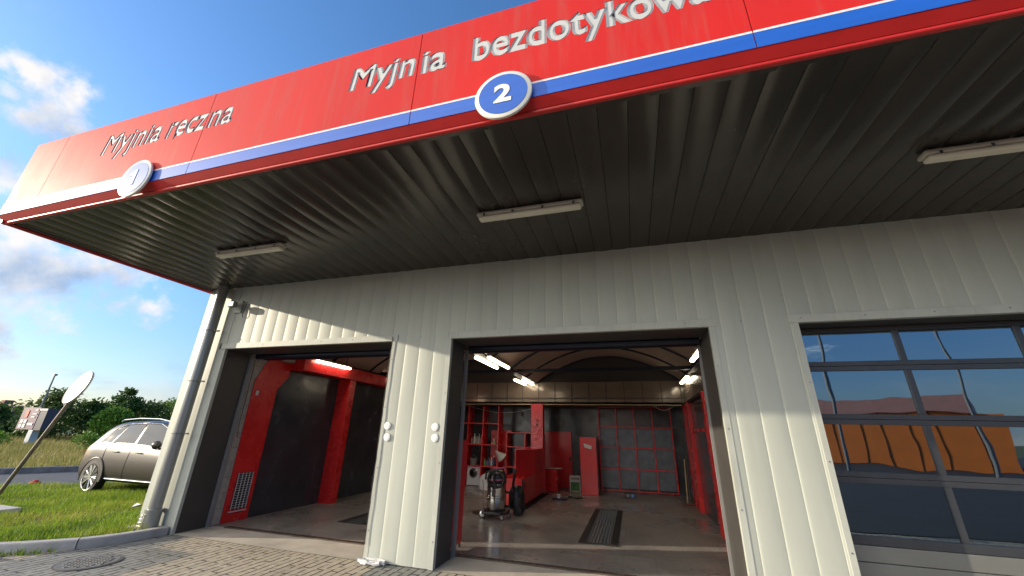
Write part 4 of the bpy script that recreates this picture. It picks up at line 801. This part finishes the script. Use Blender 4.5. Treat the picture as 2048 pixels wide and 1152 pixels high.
# ------------------------------------------------------------------ orange hall opposite, seen in the glass
oh = thing('orange_hall', 'long low orange hall with dark vertical joints, reflected in the glass door', 'building', (21.5, -20, 0))
orm = mat('orange_cladding', (.88, .22, .035), .6, 0, .08, 1)
q = MB(); q.box(-12, 21, -31, -21, 0, 3.6); q.build('wall', orm, oh)
q = MB(); q.box(-9.2, 19.8, -31.2, -20.8, 3.602, 4.6); q.build('parapet', mat('pinkish_parapet', (.60, .28, .23), .6), oh)
q = MB()
for x in np.arange(-8.4, 20.9, 1.4): q.box(x-.022, x+.022, -21, -20.97, 0, 3.59)
builds(q, 'wall_joint', blackm, oh)
oh.location = (21.5, -20, 0); oh.rotation_euler = (0, 0, R(34))
for x, l in ((11.5, 'tall lamp post opposite reflected at the left of the glass'), (17.6, 'tall lamp post opposite reflected at the right of the glass')):
    th = thing('lamp_post', l, 'lamp post', (x, -17, 0), 'lamp posts opposite'); q = MB(); q.tube([(x, -17, 0), (x, -17, 8.6)], [.11, .06], 10); q.tube([(x, -17, 8.4), (x+1.4, -17, 8.9)], .04, 8); q.build('pole', greyplastic, th)
    q = MB(); q.box(x+1.2, x+1.8, -17.12, -16.88, 8.86, 8.98); q.build('lamp_head', lampm, th, bevel=.03)
# ------------------------------------------------------------------ round mirror sign on a leaning pole
ms = thing('road_mirror', 'round convex mirror glaring with the sun on a leaning grey pole', 'mirror', (-12.65, 5.5, .05))
T = Vector((-11.55, 5.5, 1.99)); Bp = Vector((-12.65, 5.5, .05)); dirp = (T-Bp).normalized()
q = MB(); q.tube([Bp, T+dirp*.12], .034, 14); q.build('pole', mat('rusty_pole', (.20, .17, .14), .55, .4, .35, 5, .2, 20), ms, smooth=True)
q = MB(); C = T+dirp*.34+Vector((0, -.05, 0)); nrm = (SUN+(Vector((0, 0, 1.6))-C).normalized()*.93).normalized()
u = dirp - nrm*dirp.dot(nrm); u.normalize(); v_ = nrm.cross(u); rad = .36
q2 = MB(); V = []; n_ = 48; prs = [(0.001, .045), (.3, .041), (.6, .029), (.85, .013), (.96, .003)]
for r_, h_ in prs: V += [C+(u*math.cos(a)+v_*math.sin(a))*rad*r_+nrm*h_ for a in np.linspace(0, 2*PI, n_+1)[:-1]]
q2.add(V, [(i*n_+jj, i*n_+(jj+1) % n_, (i+1)*n_+(jj+1) % n_, (i+1)*n_+jj) for i in range(len(prs)-1) for jj in range(n_)])
q2.build('mirror_face', mat('mirror_face', (.92, .90, .86), .34, .85, .02, 4), ms, smooth=True)
q3 = MB(); V = []; prs = [(.955, .002), (.97, .012), (1.0, .010), (1.0, -.03), (.6, -.05), (.001, -.055)]
for r_, h_ in prs: V += [C+(u*math.cos(a)+v_*math.sin(a))*rad*r_+nrm*h_ for a in np.linspace(0, 2*PI, n_+1)[:-1]]
q3.add(V, [(i*n_+jj, i*n_+(jj+1) % n_, (i+1)*n_+(jj+1) % n_, (i+1)*n_+jj) for i in range(len(prs)-1) for jj in range(n_)])
q3.build('rim', mat('mirror_rim', (.35, .33, .3), .4), ms, smooth=True)
bk = MB(); bk.box(-11.2, -10.30, 4.45, 4.86, .05, .17); tag(bk.build('concrete_block', kerbm, bevel=.01), 'flat concrete block on the grass at the left edge', 'block')
# ------------------------------------------------------------------ price sign, mast, wires, house
fs_ = thing('price_sign', 'tilted fuel price board on a pale stub pillar in the meadow', 'sign', (-39.4, 17.5, 0))
q = MB(); q.box(-41.25, -39.35, 17.4, 17.55, .98, 2.42); q.build('panel', mat('sign_lilac', (.11, .06, .11), .45, 0, .1, 2), fs_)
q = MB(); q.box(-39.34, -38.55, 17.42, 18.0, .95, 2.36); q.build('side_box', mat('sign_navy', (.012, .018, .05), .4), fs_)
q = MB(); q.box(-40.75, -40.45, 17.37, 17.4, 1.75, 2.22); q.build('red_mark', mat('sign_red', (.65, .08, .03), .5), fs_)
q = MB()
for x, z in ((-40.85, 1.38), (-40.45, 1.38), (-40.85, 1.08), (-40.45, 1.08)): q.box(x-.15, x+.15, 17.37, 17.4, z, z+.24)
q.box(-40.1, -39.5, 17.37, 17.4, 1.25, 1.40); q.box(-40.0, -39.6, 17.37, 17.4, 1.75, 1.83); q.box(-39.95, -39.5, 17.37, 17.4, 1.95, 2.03); q.box(-39.8, -39.5, 17.37, 17.4, 2.2, 2.30)
builds(q, 'price_tile', whiteplastic, fs_)
q = MB(); q.box(-39.35, -38.5, 17.38, 17.41, 2.22, 2.34); q.build('top_strip', whiteplastic, fs_)
q = MB(); q.box(-39.75, -39.25, 17.42, 17.8, 0, .95); q.build('pillar', mat('pale_pillar', (.38, .42, .45), .6), fs_, bevel=.02)
q = MB(); q.tube([(-46, 20.3, 0), (-46, 20.3, 5.15)], [.09, .05], 8); q.box(-46.12, -45.88, 20.2, 20.4, 5.1, 5.25); tag(q.build('mast', mat('grey_mast', (.2, .2, .21), .5, .5)), 'thin leaning-looking grey mast rising behind the price board', 'mast')
hs_ = thing('distant_house', 'dark distant house with purple-brown roof beyond the meadow', 'house', (-92, 37, 0))
q = MB(); q.box(-98, -90, 33, 42, 0, 1.9); q.build('wall', mat('house_wall', (.25, .2, .18), .7), hs_)
q = MB(); q.prism([(32.5, 1.9), (37.5, 3.6), (42.5, 1.9)], 9, 'x', -98.5); q.build('roof', mat('purple_roof', (.14, .05, .06), .7), hs_); q = MB(); q.box(-94.5, -93.5, 37, 38, 3.3, 4.4); q.build('chimney', mat('chimney_brick', (.2, .08, .06), .8), hs_)
# ------------------------------------------------------------------ vegetation
def leaves(centers, radii, n, size, squash=1.0, seed=0):
    r = np.random.default_rng(seed); k = len(centers); idx = r.integers(0, k, n); d = r.normal(size=(n, 3)); d /= np.linalg.norm(d, axis=1)[:, None]
    rr = radii[idx]*(r.random(n)**.45); P = centers[idx]+d*rr[:, None]*np.array([1, 1, squash])
    a = r.normal(size=(n, 3)); a /= np.linalg.norm(a, axis=1)[:, None]; b = np.cross(a, r.normal(size=(n, 3))); b /= np.linalg.norm(b, axis=1)[:, None]
    s = (size*(.6+.8*r.random(n)))[:, None]; V = np.stack([P-a*s, P-b*s*.55, P+a*s, P+b*s*.55], 1).reshape(-1, 3)
    return V
def mesh_np(name, V, nper, m, parent=None):
    n = len(V)//nper; me = bpy.data.meshes.new(name); me.vertices.add(len(V)); me.vertices.foreach_set('co', V.astype(np.float32).ravel())
    me.loops.add(len(V)); me.loops.foreach_set('vertex_index', np.arange(len(V), dtype=np.int32)); me.polygons.add(n); me.polygons.foreach_set('loop_start', np.arange(0, len(V), nper, dtype=np.int32))
    try: me.polygons.foreach_set('loop_total', np.full(n, nper, dtype=np.int32))
    except Exception: pass
    me.materials.append(m); me.update(calc_edges=True); me.validate(); o = bpy.data.objects.new(name, me); col.objects.link(o)
    if parent: o.parent = parent
    return o
leafA = foliage_mat('leaf_dark', [(.018, .042, .010), (.045, .10, .018), (.09, .16, .03)], vscale=.5)
leafB = foliage_mat('leaf_bright', [(.05, .12, .012), (.11, .23, .022), (.18, .30, .04)], vscale=.6)
leafC = foliage_mat('leaf_olive', [(.03, .06, .014), (.08, .13, .025), (.14, .19, .045)], vscale=.5)
def tree(x, y, h, w, m, label, seed, n=3200, low=.12, cat='tree', name='tree', group='trees and bushes beyond the meadow', leaf=.13):
    r = np.random.default_rng(seed); th = thing(name, label, cat, (0, 0, 0), group); k = 22
    ang = r.random(k)*2*PI; hh = r.random(k)**.8; C = np.zeros((k, 3)); env = np.sin(np.clip(hh*.85+.15, 0, 1)*PI)**.6
    rad = w*.36*env*np.sqrt(r.random(k)); C[:, 0] = np.cos(ang)*rad; C[:, 1] = np.sin(ang)*rad; C[:, 2] = h*(low+(1-low)*hh*.88); R_ = w*(.13+.13*r.random(k))
    q = MB(); q.tube([(0, 0, 0), (.05*h*.1, 0, h*.3), (0, .03, h*.62), (.02, 0, h*.85)], [.035*h*.6, .025*h*.6, .015*h*.6, .006*h], 7)
    for i in range(0, k, 3): c = C[i]; z0 = max(.15*h, c[2]-.25*h); q.tube([(0, 0, z0), tuple(c)], [.012*h*.6, .004*h*.6], 5)
    q.build('trunk', bark, th)
    V = leaves(C, R_, n, leaf, .8, seed); mesh_np('crown', V, 4, m, th); th.location = (x, y, -.04); th.rotation_euler = (0, 0, r.random()*6)
tree(-47, 21.6, 4.12, 4.6, leafC, 'grey-green round tree just behind the price board and leaning pole', 1, low=.05)
tree(-48, 24.6, 3.61, 4.6, leafA, 'dark dense tree next right of the grey-green round tree', 2, low=.02)
tree(-43.5, 24.0, 3.02, 3.2, leafB, 'bright green bush standing forward of the dark trees', 3, cat='bush', name='bush', low=.02)
tree(-49, 27.6, 5.21, 3.4, leafA, 'tallest slender tree left of the parked car roof', 4, low=.2)
tree(-48, 29.6, 3.95, 4.6, leafC, 'broad tree right behind the rear of the parked car', 5, low=.02)
tree(-50, 33.0, 4.45, 4.8, leafB, 'light green tree above the middle of the parked car', 6, low=.05)
tree(-48, 36.0, 4.87, 5.2, leafC, 'tree above the parked car roof close to the wall corner', 7, low=.05)
tree(-50, 40.0, 4.70, 5.2, leafA, 'dark tree next to the wall corner', 8, low=.05)
tree(-52, 30.5, 3.70, 5.0, leafA, 'dark tree filling the gap behind the tallest slender tree', 9, low=.0)
tree(-60, 21.5, 2.77, 4.2, leafB, 'rounded bush at the far left beneath the distant house', 10, cat='bush', name='bush', low=.0)
tree(-62, 24.2, 3.02, 4.6, leafA, 'dark bush between the far left bush and the price board', 11, cat='bush', name='bush', low=.0)
tree(-52, 20.6, 2.69, 4.2, leafA, 'dark shrub low behind the price board', 12, cat='bush', name='bush', low=.0)
tree(-29.5, 15.4, 1.00, 1.7, leafB, 'low leafy shrub in the meadow left of the car', 13, 900, cat='bush', name='bush', low=.0, leaf=.06)
tree(-30.5, 17.2, 1.00, 1.9, leafC, 'low olive shrub in the meadow near the car tail', 14, 900, cat='bush', name='bush', low=.0, leaf=.06)
tree(-38.5, 15.6, 0.90, 1.6, leafB, 'small green shrub at the foot of the price board', 15, 700, cat='bush', name='bush', low=.0, leaf=.07)
# far hedge line that reads as one mass
r_ = np.random.default_rng(5); k = 150; t_ = np.linspace(0, 1, k); C = np.stack([-58-12*t_+r_.normal(size=k), 22+60*t_+r_.normal(size=k)*.6, .6+1.6*r_.random(k)], 1)
hd = mesh_np('hedgerow', leaves(C, 1.0+.9*r_.random(k), 16000, .2, .9, 77), 4, leafA); tag(hd, 'dark hedgerow mass closing the far side of the meadow', 'hedge', kind='stuff')
# grass
def inside(P, poly):
    x, y = P[:, 0], P[:, 1]; c = np.zeros(len(P), bool); n = len(poly); j = n-1
    for i in range(n):
        xi, yi = poly[i]; xj, yj = poly[j]
        c ^= ((yi > y) != (yj > y)) & (x < (xj-xi)*(y-yi)/(yj-yi+1e-12)+xi); j = i
    return c
def grass(name, poly, n, h, w, z, m, seed, dens_pow=None, clump=1.5):
    r = np.random.default_rng(seed); a = np.array(poly); lo, hi = a.min(0), a.max(0); P = lo+(hi-lo)*r.random((n, 2)); P = P[inside(P, poly)]
    if dens_pow: d = np.hypot(P[:, 0], P[:, 1]); keep = r.random(len(P)) < np.clip((dens_pow/d)**1.3, 0, 1); P = P[keep]
    f = .5+.5*np.sin(P[:, 0]*clump*2.1+1.3*np.sin(P[:, 1]*clump*1.7))*np.sin(P[:, 1]*clump*1.9+2*np.sin(P[:, 0]*clump))
    hh = h*(.35+.75*r.random(len(P)))*(.55+.75*f); an = r.random(len(P))*2*PI; ww = w*(.6+.8*r.random(len(P))); le = hh*(.15+.55*r.random(len(P))); la = r.random(len(P))*2*PI
    B_ = np.stack([P[:, 0], P[:, 1], np.full(len(P), z)], 1); s = np.stack([np.cos(an)*ww, np.sin(an)*ww, 0*an], 1); tip = B_+np.stack([np.cos(la)*le, np.sin(la)*le, hh], 1)
    V = np.stack([B_-s, B_+s, tip], 1).reshape(-1, 3); return mesh_np(name, V, 3, m)
gA = foliage_mat('lawn_blades', [(.05, .10, .010), (.15, .27, .016), (.29, .40, .03), (.40, .36, .09)], vscale=.9, transl=.35)
gB = foliage_mat('meadow_blades', [(.08, .11, .02), (.19, .20, .04), (.34, .29, .09), (.44, .36, .14)], vscale=.35, transl=.3)
isl = [(-6.99-.15, 5.0)]+[(x-.16, y+.05) for x, y in kerb_front[1:]]+[(-20, .2)]+road_near[2:5]+[(-10.6, 13), (-7.8, 13), (-7.8, 5.2)]
tag(grass('lawn_grass', isl, 330000, .12, .006, .06, gA, 3, 9.5), 'short bright green grass on the island by the kerb', 'grass', kind='stuff')
mead = [(-19.3, 8.0), (-18.5, 9.9), (-17.4, 12.5), (-15.9, 17), (-15, 60), (-62, 70), (-62, 8), (-30, 2)]
tag(grass('meadow_grass', mead, 420000, .42, .016, -.04, gB, 4, 26, .35), 'tall dry yellow-green meadow grass beyond the road', 'grass', kind='stuff')
verge = [(-19.2, 7.9), (-18.4, 9.75), (-17.2, 12.4), (-15.7, 17), (-18, 18), (-19.6, 12), (-21.4, 8)]
tag(grass('verge_grass', verge, 26000, .18, .010, -.04, gA, 6), 'greener short grass strip along the far kerb', 'grass', kind='stuff')
def weeds(name, path, n, h, label, seed, spread=.05):
    r = np.random.default_rng(seed); P = []
    cs = r.random(n//14)
    for c in cs:
        t = c*(len(path)-1); i = int(t); u = t-i; x = path[i][0]+(path[i+1][0]-path[i][0])*u; y = path[i][1]+(path[i+1][1]-path[i][1])*u
        for _ in range(14): P.append((x+r.normal()*spread, y-.03+r.normal()*spread*.5))
    P = np.array(P); k = len(P); hh = h*(.3+r.random(k)); an = r.random(k)*6.28; la = r.random(k)*6.28; le = hh*r.random(k)*.8
    B_ = np.stack([P[:, 0], P[:, 1], np.zeros(k)], 1); sd_ = np.stack([np.cos(an)*.006, np.sin(an)*.006, 0*an], 1); tip = B_+np.stack([np.cos(la)*le, np.sin(la)*le, hh], 1)
    tag(mesh_np(name, np.stack([B_-sd_, B_+sd_, tip], 1).reshape(-1, 3), 3, gA), label, 'weeds', kind='stuff')
weeds('kerb_weeds', [(x+.04, y-.03) for x, y in kerb_front[3:9]], 240, .07, 'sparse weeds growing along the foot of the kerb', 8)
# ------------------------------------------------------------------ litter
q = MB(); P = []
for i in range(12):
    a = 2*PI*i/12
    for k in range(5): t = k/4; rr = .13*math.sqrt(1-t*t)*(1+.2*math.sin(3*a)); P.append((-7.62+rr*math.cos(a)*.9, 3.47+rr*math.sin(a)*.7, .0+.08*t))
q.grid(P, 12, 5, True); tag(q.build('stone', mat('pale_stone', (.5, .45, .36), .9, 0, .2, 9), smooth=True, sharp=30), 'pale stone lying on the paving at the kerb', 'stone')
q = MB(); q.prism([(-15.60, 7.28), (-15.45, 7.24), (-15.32, 7.35), (-15.38, 7.44), (-15.54, 7.42)], .05, 'z', .003); q.lathe((-15.45, 7.34, .05), [(.07, 0), (.05, .04), (.01, .05)], 9); tag(q.build('rag', mat('red_cloth', (.5, .06, .05), .9, 0, .5, 5), bevel=.03), 'crumpled red and white rag lying on the road', 'rag')
q = MB(); q.add([(-9.0, 5.72, .13), (-8.86, 5.64, .16), (-8.78, 5.74, .2), (-8.92, 5.84, .14), (-8.98, 5.78, .2)], [(0, 1, 4), (1, 2, 4), (2, 3, 4), (3, 0, 4), (0, 3, 2, 1)]); tag(q.build('paper_scrap', whiteplastic), 'small white paper scrap in the grass by the downpipe', 'litter')
